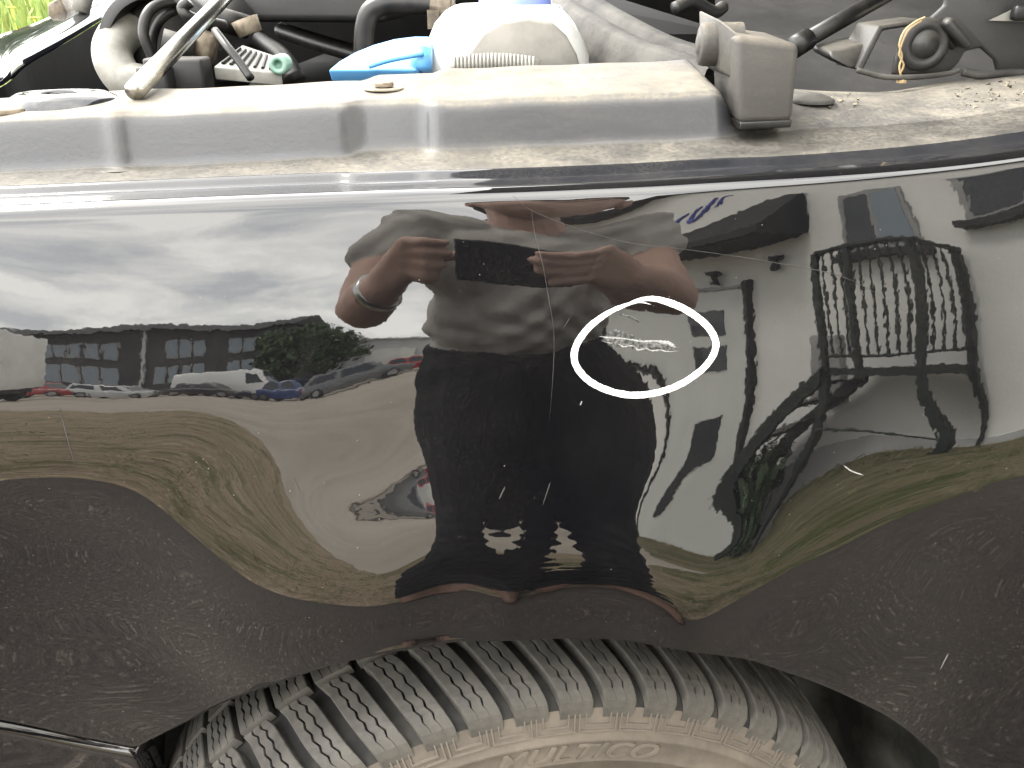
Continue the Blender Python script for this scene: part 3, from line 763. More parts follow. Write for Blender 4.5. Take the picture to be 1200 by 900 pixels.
# black coolant hose with a spring clamp
tube_px('coolant_hose', ((428,92,.50),(426,60,.50),(428,30,.50),(436,12,.50),(458,4,.50),(490,4,.50),(512,6,.50)), .0105, 'hose_black', seg=40)
mb = MB(); mb.tube([at(505,6,.50), at(528,9,.50)], .0155, 18); mb.tube([at(527,8,.50), at(533,8,.50)], .012, 18)
cl = at(508,24,.487); mb.box(cl-np.array([.006,.004,.008]), cl+np.array([.006,.004,.010])); mb.build('hose_clamp', 'clamp_brown', car, smooth=False)
# far pipes in the dark
tube_px('pipe', ((330,36,.9),(380,52,.8),(450,72,.7)), .012, 'hose_black')
tube_px('pipe', ((300,50,.62),(330,70,.60),(345,95,.58)), .014, 'hose_black')
# left group: pale duct, black shroud and looping hoses round the intake
rr = [.030,.032,.032,.030,.028]
tube_px('intake_duct', ((170,100,.46),(146,92,.46),(132,66,.47),(140,42,.49),(165,30,.52)), .02, 'silver_plastic', n=20, rs=None)
lofted('air_intake', [[tuple(at(196,60,.50)+np.array([rx*math.cos(2*math.pi*k/30), d_, rx*math.sin(2*math.pi*k/30)])) for k in range(30)] for rx, d_ in ((.062,.16),(.060,.06),(.056,.02),(.054,.0),(.050,-.004),(.040,-.002),(.0001,-.002))], 'hose_black', cap=False)
mb = MB(); g = []
for k in range(25):
    a_ = R(178)-R(150)*k/24; row = []
    for rx, d_ in ((.056,-.012),(.066,-.012),(.067,.0),(.066,.06),(.056,.06)):
        row.append(at(196,66,.48)+np.array([rx*math.cos(a_), d_, rx*math.sin(a_)]))
    g.append(row+[row[0]])
mb.grid(g).build('intake_shroud', 'dusty_plastic', car, smooth=True)
tube_px('vacuum_hose', ((180,70,.44),(168,38,.44),(176,12,.45),(200,2,.47),(226,6,.49),(240,24,.50)), .0052, 'hose_black', seg=50)
tube_px('vacuum_hose', ((182,78,.47),(178,52,.47),(186,26,.47),(204,12,.48),(222,10,.50)), .0050, 'hose_black', seg=50)
tube_px('vacuum_hose', ((140,24,.52),(150,12,.53),(170,6,.54),(196,10,.56)), .0050, 'hose_black', seg=40)
tube_px('vacuum_hose', ((222,2,.44),(214,10,.44),(222,20,.44),(244,26,.46),(262,30,.48)), .0058, 'hose_black', seg=40)
mb = MB(); mb.tube([at(190,46,.43), at(226,58,.44)], [.0105,.0115], 16); mb.build('hose_sleeve', 'dusty_plastic', car, smooth=True)
mb = MB(); mb.tube([at(226,50,.46), at(250,58,.46)], [.015,.016], 18); mb.build('pipe_end', 'rust', car, smooth=True)
mb = MB(); mb.tube([at(248,20,.50), at(290,32,.52)], [.0125,.0125], 18); mb.build('breather_pipe', 'dusty_plastic', car, smooth=True)
mb = MB(); mb.tube([at(286,22,.50), at(294,40,.50)], [.0145,.013], 18); mb.build('breather_elbow', 'rust', car, smooth=True)
# relay boxes behind the rod
mb = MB(); q = at(158,84,.36); mb.box(q+np.array([0,0,-.03]), q+np.array([.028,.03,.004])); mb.build('relay_box', 'dusty_plastic', car, bev=.003)
mb = MB(); q = at(166,74,.38); mb.box(q+np.array([0,0,-.03]), q+np.array([.056,.03,.004])); mb.build('relay_box', 'dusty_plastic', car, bev=.003)
# ribbed connector plate with its green end
p00, p10, p11, p01 = at(250,78,.40), at(330,86,.40), at(326,66,.44), at(284,52,.46)
mb = MB(); mb.hexa([p00+np.array([0,0,-.012]),p10+np.array([0,0,-.012]),p11+np.array([0,0,-.012]),p01+np.array([0,0,-.012]),p00,p10,p11,p01])
con = mb.build('connector_plate', 'silver_plastic', car, bev=.0015)
for k in range(7):
    u = (k+.7)/8; a_ = np.array(p00)*(1-u)+np.array(p10)*u; b_ = np.array(p01)*(1-u)+np.array(p11)*u
    c1 = a_*.88+b_*.12; c2 = a_*.2+b_*.8
    MB().tube([c1+np.array([0,0,.001]), c2+np.array([0,0,.001])], .0016, 6).build('rib', 'hose_black', con)
mb = MB(); g = []
for rx, d_ in ((.009,.02),(.009,.0),(.0075,-.002),(.0045,-.002),(.004,.004),(.0001,.004)):
    g.append([at(326,76,.395)+np.array([rx*math.cos(2*math.pi*k/20), d_, rx*math.sin(2*math.pi*k/20)]) for k in range(21)])
mb.grid(g).build('connector_end', 'green_connector', con, smooth=True)
tube_px('wire_loom', ((252,36,.40),(266,54,.38),(280,72,.37),(294,92,.36)), .0038, 'hose_black', seg=20)
# prop rod
pb, pt = at(164,100,edge_at(-.25)[0]+.13), at(268,-8,.44)
d_ = (pt-pb); d_ /= np.linalg.norm(d_)
mb = MB().tube([pb-d_*.012, pb+d_*.62], .0068, 20); mb.build('prop_rod', 'steel', car, smooth=True)['label'] = 'shiny steel bonnet prop rod'

# ------------------------------------------------------------------ nose of the car, seen at the top left
def strip(name, inner, outer, mat, thick=.012, n=30):
    I = curve_pts(inner, n); O = curve_pts(outer, n); g = []
    for a_, b_ in zip(I, O):
        m_ = (a_+b_)/2+np.array([0,0,.004])
        g.append([a_+np.array([0,0,-.012]), a_+np.array([.001,-.001,-.002]), a_*.9+b_*.1+np.array([0,0,.002]), m_, b_*.9+a_*.1, b_+np.array([0,0,-.004]), b_+np.array([-.02,0,-thick*6])])
    MB().grid([[a_+np.array([.002,0,-.012]), a_+np.array([.004,0,-.45])] for a_ in I]).build('nose_shade_sheet', 'bay_shade_black', car)  # added dark sheet standing in for the shaded cavity behind the nose
    return MB().grid(g).build(name, mat, car, smooth=True)
strip('nose_panel', [at(-60,112,.42), at(0,86,.52), at(30,63,.66), at(80,36,.86), at(130,6,1.10), at(150,-6,1.25)], [at(-80,66,.70), at(0,37,.86), at(28,29,.92), at(56,18,1.02), at(90,2,1.20), at(110,-10,1.35)], 'dusty_gloss')
mb = MB(); a_, b_ = at(56,22,1.04), at(80,19,1.04); mb.hexa([a_,b_,b_+np.array([0,.04,0]),a_+np.array([0,.04,0]),a_+np.array([.004,0,.022]),b_+np.array([-.008,0,.028]),b_+np.array([-.008,.04,.028]),a_+np.array([.004,.04,.022])])
mb.build('number_plate_stop', 'clamp_brown', car, bev=.003)
mb = MB(); a_, b_ = at(94,14,1.0), at(104,-30,1.02); mb.tube([a_, b_], .014, 10); mb.build('lock_post', 'silver_plastic', car, smooth=True)
# lamp housing walls in the dark corner
mb = MB(); q = at(40,98,.55); mb.box(q+np.array([-.02,0,-.2]), q+np.array([.06,.05,-.02])); mb.build('lamp_housing', 'bay_shade_black', car, bev=.01)
mb = MB(); q = at(76,96,.70); mb.box(q+np.array([0,0,-.2]), q+np.array([.05,.05,-.02])); mb.build('lamp_housing', 'bay_shade_black', car, bev=.01)

# ------------------------------------------------------------------ cowl, seal, strut and bonnet hinge at the right
def sweep(name, path, prof, mat, n=40, smooth=True):
    P_ = curve_pts(path, n); g = []
    for i, p in enumerate(P_):
        d = P_[min(i+1,n)]-P_[max(i-1,0)]; d /= np.linalg.norm(d)
        s = np.cross(d, (0,0,1)); s /= np.linalg.norm(s); u = np.cross(s, d)
        g.append([p+s*a_+u*b_ for a_, b_ in prof])
    return MB().grid(g).build(name, mat, car, smooth=smooth)
sweep('cowl_seal', [at(640,-18,.72), at(664,-4,.64), at(700,18,.53), at(760,50,.42), at(815,68,.36), at(850,80,.33)], [(.030,-.030),(.024,.000),(.018,.004),(.008,.004),(.002,.0),(-.006,-.001),(-.010,.005),(-.022,.007),(-.032,.003),(-.034,-.02)], 'seal_dust')
mb = MB(); mb.hexa([at(660,60,.56),at(760,80,.46),at(860,84,.6),at(700,40,.75),at(655,0,.60),at(750,40,.50),at(860,40,.62),at(700,-10,.8)]); mb.build('seal_support', 'bay_shade_black', car)
# cowl tray: dull grey plastic sloping up behind
g = []
for k in range(25):
    u = k/24; px = 838+420*u; row = []
    for py, Y in ((110,.40),(78,.46),(40,.56),(10,.66),(-30,.78),(-80,.92)):
        row.append(at(px, py-22*(1-u)*0+3*math.sin(u*9), Y+.02*math.sin(u*5)))
    g.append(row)
MB().grid(g).build('cowl_tray', 'cowl_plastic', car, smooth=True)
tube_px('gas_strut', ((936,52,.33),(1060,-18,.42)), .0072, 'hose_black', n=18)
mb = MB(); mb.tube([at(930,56,.327), at(946,46,.338)], .0095, 16); mb.build('strut_socket', 'hose_black', car, smooth=True)
tube_px('washer_jet', ((790,10,.55),(812,2,.56),(836,14,.57),(848,8,.58)), .007, 'dusty_hinge', seg=20)
# mounting foot with folded wings
mb = MB(); dy_ = np.array([0,.06,0])
mb.prism([at(972,60,.30),at(1004,52,.31),at(1022,50,.31),at(1006,80,.30),at(996,80,.295),at(974,68,.295)], (0,.05,.002)); mb.build('hinge_foot', 'dusty_hinge', car, bev=.003)
mb = MB(); mb.prism([at(1002,82,.295),at(1030,30,.30),at(1085,22,.32),at(1085,28,.32),at(1035,36,.30),at(1012,82,.295)], (0,.05,0)); mb.build('hinge_wing', 'dusty_hinge', car, bev=.002)
# hinge arm: big plate with round pivot boss
yh = .285
plate = [at(1046,88,yh),at(1050,66,yh),at(1062,38,yh),at(1090,22,yh),at(1108,6,yh),at(1112,-30,yh),at(1240,-30,yh),at(1240,86,yh),at(1170,86,yh),at(1166,70,yh),at(1150,56,yh),at(1132,60,yh),at(1124,74,yh),at(1112,86,yh)]
mb = MB(); mb.prism(plate, (0,.006,0)); hinge = mb.build('bonnet_hinge', 'dusty_hinge', car, bev=.002); hinge['label'] = 'bonnet hinge plate with round pivot'
mb = MB(); bc = at(1082,52,yh); g = []
for rr, d_ in ((.0205,.001),(.020,-.004),(.0165,-.0055),(.0125,-.0055),(.0120,-.0045),(.0105,-.0045),(.0100,-.007),(.0001,-.0075)):
    g.append([bc+np.array([rr*math.cos(2*math.pi*k/34), d_, rr*math.sin(2*math.pi*k/34)]) for k in range(35)])
mb.grid(g).build('pivot_bolt', 'dusty_hinge', hinge, smooth=True)
mb = MB(); mb.prism([at(1098,28,yh-.001),at(1108,18,yh-.001),at(1134,50,yh-.001),at(1126,58,yh-.001)], (0,-.012,0)); mb.build('hinge_rib', 'dusty_hinge', hinge, bev=.003)
mb = MB(); mb.tube([at(1092,22,yh-.002), at(1118,56,yh-.002)], .0022, 8); mb.build('hinge_bead', 'dusty_hinge', hinge, smooth=True)
mb = MB(); mb.prism([at(1158,24,yh-.002),at(1240,-14,yh-.002),at(1240,26,yh-.002)], (0,-.003,0)); mb.build('hinge_gusset', 'silver_plastic', hinge)
mb = MB(); mb.prism([at(1180,24,yh-.006),at(1184,6,yh-.006),at(1240,-4,yh-.006),at(1240,24,yh-.006)], (0,-.01,0)); mb.build('hinge_stop', 'hose_black', hinge, bev=.003)
mb = MB(); mb.tube(curve_pts([at(1004,82,yh-.010), at(1030,89,yh-.014), at(1050,91,yh-.016), at(1080,90,yh-.014), at(1112,86,yh-.006), at(1124,82,yh-.004)], 30), .0022, 8); mb.build('sealing_bead', 'seal_dust', hinge, smooth=True)
mb = MB(); mb.tube(curve_pts([at(1128,84,yh-.004), at(1150,88,yh-.006), at(1180,86,yh-.006), at(1230,86,yh-.006)], 30), .0035, 8); mb.build('sealing_bead', 'seal_dust', hinge, smooth=True)
for pts in (((1056,90),(1054,78),(1057,66),(1054,52),(1060,36),(1072,26),(1084,20)), ((1055,86),(1059,76),(1054,64),(1058,48),(1066,34),(1080,24))):
    P_ = curve_pts([at(a,b,yh-.010-.0004*(90-b)*0) for a,b in pts], 40); MB().tube(P_, .0008, 6).build('dry_stem', 'grass_strand', hinge, smooth=True)
disc(MB(), at(1056,97,yh-.014), .004, .003, 8, .002).build('dry_leaf', 'grass_strand', hinge)
disc(MB(), ledge_pt(950,.135), .017, .003, 22, .004).build('flange_grommet', 'seal_dust', car, smooth=True)
# crumbs of dirt gathered against the hinge
mb = MB()
for k in range(110):
    q = ledge_pt(random.choice((random.uniform(1120,1210), random.uniform(935,1010), random.uniform(1120,1210))), random.uniform(.10,.175)); s = random.uniform(.0008,.0032)
    vv = [q+np.array([random.uniform(-s,s),random.uniform(-s,s),random.uniform(-s*.3,s)]) for _ in range(4)]
    mb.add(vv, [(0,1,2),(0,2,3),(0,3,1),(1,3,2)])
tag(mb.build('dirt_crumbs', 'mud', car), kind='stuff')

# ------------------------------------------------------------------ raised bonnet (above the picture), other side of the body
HX, HZ, ANG, HL = .62, 1.07, R(52), 1.10
ux = np.array([-math.cos(ANG), 0, math.sin(ANG)]); un = np.array([math.sin(ANG), 0, math.cos(ANG)])
def bonnet_grid(off, inset):
    g = []
    for i in range(21):
        u = i/20; row = []
        for j in range(31):
            v_ = j/30; crown = .05*(1-(2*v_-1)**2)+.02*math.sin(u*math.pi)
            wy = .04+inset+(1.46-2*inset)*v_ + (.05*u if v_ < .5 else -.05*u)
            p = np.array([HX,wy,HZ])+ux*(inset+(HL-2*inset)*u)+un*(crown+off)
            row.append(p)
        g.append(row)
    return g
mb = MB(); mb.grid(bonnet_grid(.0,0)); 
bon = mb.build('bonnet', 'car_paint', car, smooth=True)
mb = MB(); mb.grid([r_[::-1] for r_ in bonnet_grid(-.022,.03)]); mb.build('bonnet_liner', 'dusty_plastic', bon, smooth=True)
# far fender and windscreen base close the body
g = []
for k in range(31):
    x = -.75+1.45*k/30; zz = 1.0+.03*math.sin((x+.75)*1.5)
    g.append([(x,1.42,zz-.03),(x,1.44,zz+.004),(x,1.47,zz+.008),(x,1.52,zz-.004),(x,1.55,zz-.05),(x,1.56,.55)])
MB().grid(g).build('far_fender', 'car_paint', car, smooth=True)

# door behind the fender and nose skin ahead of it carry the body on past the picture
g = []
for k in range(31):
    x = .626+1.0*(k/30); row = []
    for j in range(41):
        z = .34+(ztop(.62)-.012-.34)*j/40; y0 = hs(.62, max(z,.40))[0]
        row.append((x, y0*(1-.5*smoothstep(0,1,k/10))+.01*smoothstep(0,1,k/10), z))
    row.append((x, row[-1][1]+.05, row[-1][2]+.006)); g.append(row)
MB().grid([[(x, hs(.62, max(z,.40))[0]+.012, z) for z in np.linspace(.34, ztop(.62)-.01, 30)] for x in (.60,.66)]).build('door_jamb', 'bay_shade_black', car)
MB().grid(g).build('front_door', 'car_paint', car, smooth=True)
g = []
for k in range(25):
    u = k/24; row = []
    for j in range(31):
        z = .30+(ztop(-.62)-.31)*j/30; y0 = hs(-.62, max(z,.42))[0]
        row.append((-.622-.16*math.sin(u*math.pi/2), y0+.30*(1-math.cos(u*math.pi/2))+.4*max(0,u-.8), z-.05*u*j/30))
    g.append(row)
MB().grid(g).build('nose_skin', 'car_paint', car, smooth=True)

# ------------------------------------------------------------------ ground
def yard(p, deg=6.0):
    a_ = R(deg); return (p[0]*math.cos(a_)-p[1]*math.sin(a_), p[0]*math.sin(a_)+p[1]*math.cos(a_))+tuple(p[2:])
def sheet(name, poly, z, mat, kind='structure', jit=0.0, step=0.25):
    pts = []
    for i, p in enumerate(poly):
        q = poly[(i+1) % len(poly)]; L_ = math.hypot(q[0]-p[0], q[1]-p[1]); n = max(1, min(60, int(L_/step))) if jit else 1
        for k in range(n):
            t_ = k/n; pts.append((p[0]+(q[0]-p[0])*t_+random.uniform(-jit,jit)*(1 if L_ < 45 else 0), p[1]+(q[1]-p[1])*t_+random.uniform(-jit,jit)*(1 if L_ < 45 else 0), z))
    o = obj(name, pts, [tuple(range(len(pts)))], mat); tag(o, kind=kind); return o
sheet('ground', [(-500,-500),(500,-500),(500,500),(-500,500)], 0.0, 'gravel')
wall_line = [(1.75,-7.0),(4.6,-0.35)]
sheet('grass_verge', [(-40,-.72)]+[yard(p) for p in ((-40,-30),(-8,-10.3),(-5.9,-9.6),(-3.6,-7.6),(-2.3,-5.8),(-1.3,-4.3),(-.5,-2.8),(.5,-2.35),(1.0,-3.2),(1.2,-7.5),(1.6,-7.4),(4.7,-.9))]+[(12,-.72)], .006, 'dry_grass', jit=.10)
sheet('asphalt', [(-40,-.78),(-6,-.80),(-2,-.78),(0,-.74),(2,-.80),(6,-.78),(30,-.78),(30,2.6),(-40,2.6)], .012, 'asphalt', jit=.02)
# rough grass on both sides, uncountable
def blades(name, n, place, hmin, hmax, wid, mat, lean=.5):
    mb = MB()
    for _ in range(n):
        x, y_, z = place(); h = random.uniform(hmin, hmax); a_ = random.uniform(0, 6.283); w_ = wid*random.uniform(.6,1.3)
        d = np.array([math.cos(a_), math.sin(a_), 0]); l_ = np.array([math.cos(a_*3+1), math.sin(a_*3+1), 0])*h*lean*random.uniform(.1,1)
        b = np.array([x,y_,z])
        mb.add([b-d*w_, b+d*w_, b+l_*.4+np.array([0,0,h*.6])+d*w_*.7, b+l_*.4+np.array([0,0,h*.6])-d*w_*.7, b+l_+np.array([0,0,h])], [(0,1,2,3),(3,2,4)])
    return tag(mb.build(name, mat), kind='stuff')
def verge_place():
    while True:
        x = random.uniform(-7,3.2); y_ = -.8-abs(random.gauss(0,2.4))
        lim = np.interp(x, [-8,-5.9,-3.6,-2.3,-1.3,-.5,.5,1.0,1.2], [-10.3,-9.6,-7.6,-5.8,-4.3,-2.8,-2.35,-3.2,-7.3])
        wl = -7.0+(x-1.75)*(6.65/2.85)
        if y_ > lim and (x < 1.6 or y_ > wl+.15) and math.sin(x*2.1+y_*1.3)+math.sin(x*.9-y_*2.7) > random.uniform(-1.2,1.4): return yard((x, y_, .0))
blades('grass_tufts', 3000, verge_place, .03, .10, .004, 'blade_green', 1.0)
def tuft_wall():
    t_ = random.uniform(.1,.95); return yard((1.75+2.85*t_-.1-abs(random.gauss(0,.25)), -7.0+6.65*t_+random.uniform(0,.3), 0), 5)
blades('wall_weeds', 900, tuft_wall, .04, .13, .004, 'blade_green', .8)
# grassy bank beyond the car
def bank_z(x, y_): return .82*smoothstep(2.6,4.2,y_)+.04*math.sin(x*3)+.05*math.sin(x*1.3+y_)
g = []
for i in range(41):
    x = -14+22*i/40; g.append([(x, y_, bank_z(x, y_)-.02 if y_ < 11.9 else -.05) for y_ in np.concatenate([[2.58], np.linspace(2.7,12,20)])])
tag(MB().grid(g).build('grass_bank', 'dry_grass', smooth=True), kind='structure')
def bank_place():
    x = random.uniform(-6,.5); y_ = random.uniform(2.7,6.5); return x, y_, bank_z(x,y_)-.03
blades('bank_weeds', 9000, bank_place, .12, .46, .011, 'weed_green', .7)
for k, (px, py, Y) in enumerate(((40,22,3.4),(14,10,3.9),(86,4,4.0))):
    p = at(px, py, Y); mb = MB(); s = .028
    for q in range(7):
        a_ = q*.9; d = np.array([math.cos(a_),math.sin(a_),.25])*s; e = np.array([-math.sin(a_),math.cos(a_),0])*s*.45
        mb.add([p, p+d*.6+e, p+d, p+d*.6-e], [(0,1,2,3)])
    mb.tube([p, (p[0], p[1], bank_z(p[0],p[1])-.05)], .003, 5)
    tag(mb.build('yellow_flower', 'petal_yellow'), 'small yellow wild flower among the weeds on the grass bank', 'flower', 'yellow flowers on the bank')

# ------------------------------------------------------------------ white house with outside stairs
hx0, hy0 = yard((1.75, -7.0), 5); hang = math.atan2(6.65, 2.85)+R(5)
house = empty('house', 'white rendered house with dark canopy and outdoor iron stairs beside it', 'house', (hx0,hy0,0), hang)
MB().box((-2.2,-6,.22),(7.0,0,5.2)).build('wall', 'white_render', house)
MB().box((-2.2,-6,0),(7.0,.03,.22)).build('plinth', 'plinth', house)
mb = MB(); mb.prism([(-2.6,.6,5.2),(-2.6,-3,7.2),(-2.6,-6.6,5.2)], (10,0,0)); mb.build('roof', 'roof_dark', house)
mb = MB(); mb.prism([(0,.02,2.28),(0,.55,2.28),(0,.55,2.40),(0,.02,2.86)], (2.95,0,0)); 
o = mb.build('canopy', 'roof_dark', house); o.location.x = -.9
MB().box((-.9,.55,2.30),(2.05,.585,2.39)).build('canopy_gutter', 'roof_dark', house)
door = MB().box((-.05,.0,.02),(1.32,.05,1.86)).build('door', 'door_white', house)
for x in (-.10,1.32):
    MB().box((x,.0,.0),(x+.05,.08,1.93)).build('door_frame', 'dark_trim', door)
MB().box((-.05,.0,1.862),(1.318,.08,1.90)).build('door_frame', 'frame_grey', door)
for z0_, z1_ in ((1.36,1.64),(.98,1.24),(.34,.66)):
    for xa_, xc in (((.50,.98),) if z0_ < .9 else ((.44,1.0),)):
        pz = MB().box((xa_,.05,z0_),(xc,.062,z1_)).build('pane', 'window_glass', door)
def window(x0_, x1_, z0_, z1_):
    wv = MB().box((x0_,.0,z0_),(x1_,.03,z1_)).build('window', 'frame_grey', house)
    mid = (x0_+x1_)/2
    for a_, b_ in ((x0_+.05,mid-.025),(mid+.025,x1_-.05)): MB().box((a_,.03,z0_+.05),(b_,.036,z1_-.05)).build('pane', 'window_sky' if a_ > mid else 'window_glass', wv)
    MB().box((x0_-.06,.0,z0_-.06),(x1_+.06,.12,z0_)).build('sill', 'dark_trim', wv)
window(2.45,3.15,1.95,2.62); window(3.55,4.2,2.15,2.75); window(5.2,6.2,1.2,2.4)
for x, z in ((1.72,2.02),(.95,1.98)):
    mb = MB(); mb.box((x-.05,0,z+.06),(x+.05,.10,z+.10)); mb.tube([(x,.07,z+.06),(x,.07,z-.05)], [.03,.045], 10); mb.build('wall_lamp', 'dark_trim', house)
MB().box((2.05,.0,.62),(2.34,.10,1.28)).build('meter_box', 'frame_grey', house, bev=.01)
# blue strokes painted above the canopy, as they show in the paint
def stroke(pts, r_=.030):
    MB().tube(curve_pts([(x,.02,z) for x, z in pts], 16), r_, 6).build('sign_stroke', 'sign_blue', house)
stroke(((.22,2.94),(.27,3.10),(.30,3.26),(.36,3.40),(.44,3.44))); stroke(((.29,3.16),(.36,3.18)))
stroke(((.58,3.44),(.55,3.28),(.56,3.16),(.62,3.12),(.69,3.18),(.72,3.32),(.74,3.46))); stroke(((.86,3.20),(.90,3.36),(.98,3.45),(1.06,3.42)))
# outside stairs
st = empty('iron_staircase', 'dark green iron landing and stairs with upright bars against the white house', 'staircase', (hx0,hy0,0), hang)
LXA, LXB, LY0, LY1, LZ = 2.62, 3.42, .06, .58, .95
MB().box((LXA,LY0,LZ-.07),(LXB,LY1,LZ)).build('landing', 'iron_green', st)
for x, y_ in ((LXA,LY1),(LXB,LY1),(LXB,LY0+.03),((LXA+LXB)/2-.1,LY1)):
    MB().box((x-.024,y_-.024,0 if x != (LXA+LXB)/2-.1 else LZ),(x+.024,y_+.024,LZ+.95)).build('post', 'iron_green', st)
for a_, b_ in (((LXA,LY1),(LXB,LY1)),((LXB,LY0),(LXB,LY1))):
    for z, r_ in ((LZ+.95,.024),(LZ+.10,.014)):
        MB().tube([(a_[0],a_[1],z),(b_[0],b_[1],z)], r_, 8).build('rail', 'iron_green', st)
bal = None
def baluster(x, y_):
    global bal
    if bal is None:
        bal = MB().tube([(0,0,LZ+.1),(0,0,LZ+.95)], .011, 6).build('baluster', 'iron_green', st); o = bal
    else: o = bal.copy(); C.objects.link(o); o.parent = st
    o.location = (x,y_,0)
for k in range(1,10): baluster(LXA+(LXB-LXA)*k/10, LY1)
for k in range(1,5): baluster(LXB, LY0+(LY1-LY0)*k/5)
SXB = 1.62
for y_ in (LY0+.05, LY1):
    MB().prism([(LXA,y_,LZ-.14),(LXA,y_,LZ),(SXB,y_,.14),(SXB,y_,0)], (0,.045,0)).build('stringer', 'iron_green', st)
for k in range(5):
    t_ = (k+.7)/5.6; x = LXA+(SXB-LXA)*t_; z = LZ*(1-t_)
    MB().box((x-.11,LY0+.1,z-.03),(x+.11,LY1,z)).build('step', 'iron_green', st)
MB().tube([(LXA,LY1+.02,.45),(LXB,LY1,.28)], .012, 6).build('brace', 'iron_green', st)

# ------------------------------------------------------------------ far side of the yard
def leafy(mb, c, rx, ry, rz, n, s):
    for _ in range(n):
        d = np.random.normal(size=3); d /= np.linalg.norm(d); rr = random.random()**.35
        p = np.array(c)+d*np.array([rx,ry,rz])*rr
        a_ = np.random.normal(size=3); a_ /= np.linalg.norm(a_); b_ = np.cross(a_, d); b_ /= (np.linalg.norm(b_)+1e-6)
        q = s*random.uniform(.6,1.4); mb.add([p-a_*q, p+b_*q*.6, p+a_*q, p-b_*q*.6], [(0,1,2,3)])
def tree(name, label, loc, H, W, n=2600, group=None):
    e = empty(name, label, 'tree', yard(loc) if loc[1] < 0 else loc, random.uniform(0,6), group)
    mb = MB(); mb.tube([(0,0,-.1),(.05,0,H*.25),(.1,.05,H*.6)], [H*.035,H*.028,H*.012], 8)
    for k in range(5):
        a_ = k*1.26; mb.tube([(.05,0,H*(.25+.05*k)),(math.cos(a_)*W*.3,math.sin(a_)*W*.3,H*(.5+.06*k))], [H*.015,H*.005], 6)
    mb.build('trunk', 'bark', e, smooth=True)
    mb = MB()
    for k in range(9):
        a_ = k*2.4; r_ = W*.30*(k % 3)/2; leafy(mb, (math.cos(a_)*r_, math.sin(a_)*r_, H*(.42+.055*k)), W*.27, W*.27, H*.15, n//9, W*.035)
    mb.build('crown', 'leaf_dark', e)
    return e
tree('tree', 'broad dark tree beside the end of the dark hall', (-12.0,-37,0), 5.6, 4.6)
tree('tree', 'round dense tree standing behind the row of parked cars near the pale hall', (-9.0,-35,0), 5.0, 3.6)
tree('tree', 'tall tree rising beyond the grass bank on the car side', (-15,26,0), 9, 8)
tree('tree', 'second smaller tree beyond the grass bank on the car side', (-24,27,0), 7.5, 8)
sh = empty('shrub', 'dark green shrub under the iron stairs', 'shrub', (hx0+math.cos(hang)*2.05-math.sin(hang)*.42, hy0+math.sin(hang)*2.05+math.cos(hang)*.42, 0))
mb = MB(); leafy(mb, (0,0,.22), .24, .3, .22, 480, .035); mb.build('foliage', 'leaf_dark', sh)
mb = MB(); mb.tube([(0,0,-.02),(.02,0,.3)], [.02,.01], 6); mb.tube([(0,0,.05),(-.15,.1,.35)], [.012,.006], 6); mb.build('stem', 'bark', sh)

hall = empty('dark_hall', 'long dark grey hall with two rows of pale windows', 'building', yard((-24,-40,0)), R(6))
MB().box((-22,-10,0),(11,0,5.9)).build('wall', 'facade_dark', hall)
mb = MB(); mb.prism([(-22.5,.5,5.9),(-22.5,-5,7.0),(-22.5,-10.5,5.9)], (34,0,0)); mb.build('roof', 'roof_dark', hall)
def hwin(x0_, x1_, n, z0_, z1_):
    wdt = (x1_-x0_)/n
    for k in range(n):
        wv = MB().box((x0_+k*wdt+.08,0,z0_),(x0_+(k+1)*wdt-.08,.06,z1_)).build('window', 'frame_grey', hall)
        MB().box((x0_+k*wdt+.14,.06,z0_+.06),(x0_+(k+1)*wdt-.14,.075,z1_-.06)).build('pane', 'window_sky', wv)
hwin(-5.6,-0.4,5,4.2,5.2); hwin(2.4,5.4,3,4.2,5.2); hwin(-6.4,-0.4,5,1.7,3.6); hwin(1.8,5.4,4,1.7,3.6); hwin(7.0,9.2,2,1.7,3.6); hwin(7.0,9.2,2,4.2,5.2)
MB().box((.95,0,0),(1.15,.12,5.9)).build('downpipe', 'facade_pale', hall)
pale = empty('pale_hall', 'pale grey industrial hall far behind the parked cars', 'building', yard((-9,-48,0)), R(6))
MB().box((-4,-12,0),(16,0,4.6)).build('wall', 'facade_pale', pale)
MB().box((-4.2,-12.2,4.6),(16.2,.2,4.8)).build('roof', 'plinth', pale)
for k in range(3): MB().box((-1+5*k,0,0),(2.2+5*k,.08,3.2)).build('roller_door', 'box_white', pale)
tk = empty('box_trailer', 'white box trailer parked at the end of the yard', 'trailer', yard((-20.6,-20,0)), R(6))
MB().box((-4.2,-2.4,1.0),(4.2,0,3.6)).build('cargo_box', 'box_white', tk, bev=.05)
MB().box((-4.0,-2.2,.65),(4.0,-.2,.96)).build('chassis', 'dark_trim', tk)
for x in (-3.0,2.2,3.3):
    for y_ in (-.35,-2.05):
        MB().tube([(x,y_-.15,.5),(x,y_+.15,.5)], .5, 18).build('wheel', 'rubber_plain', tk)

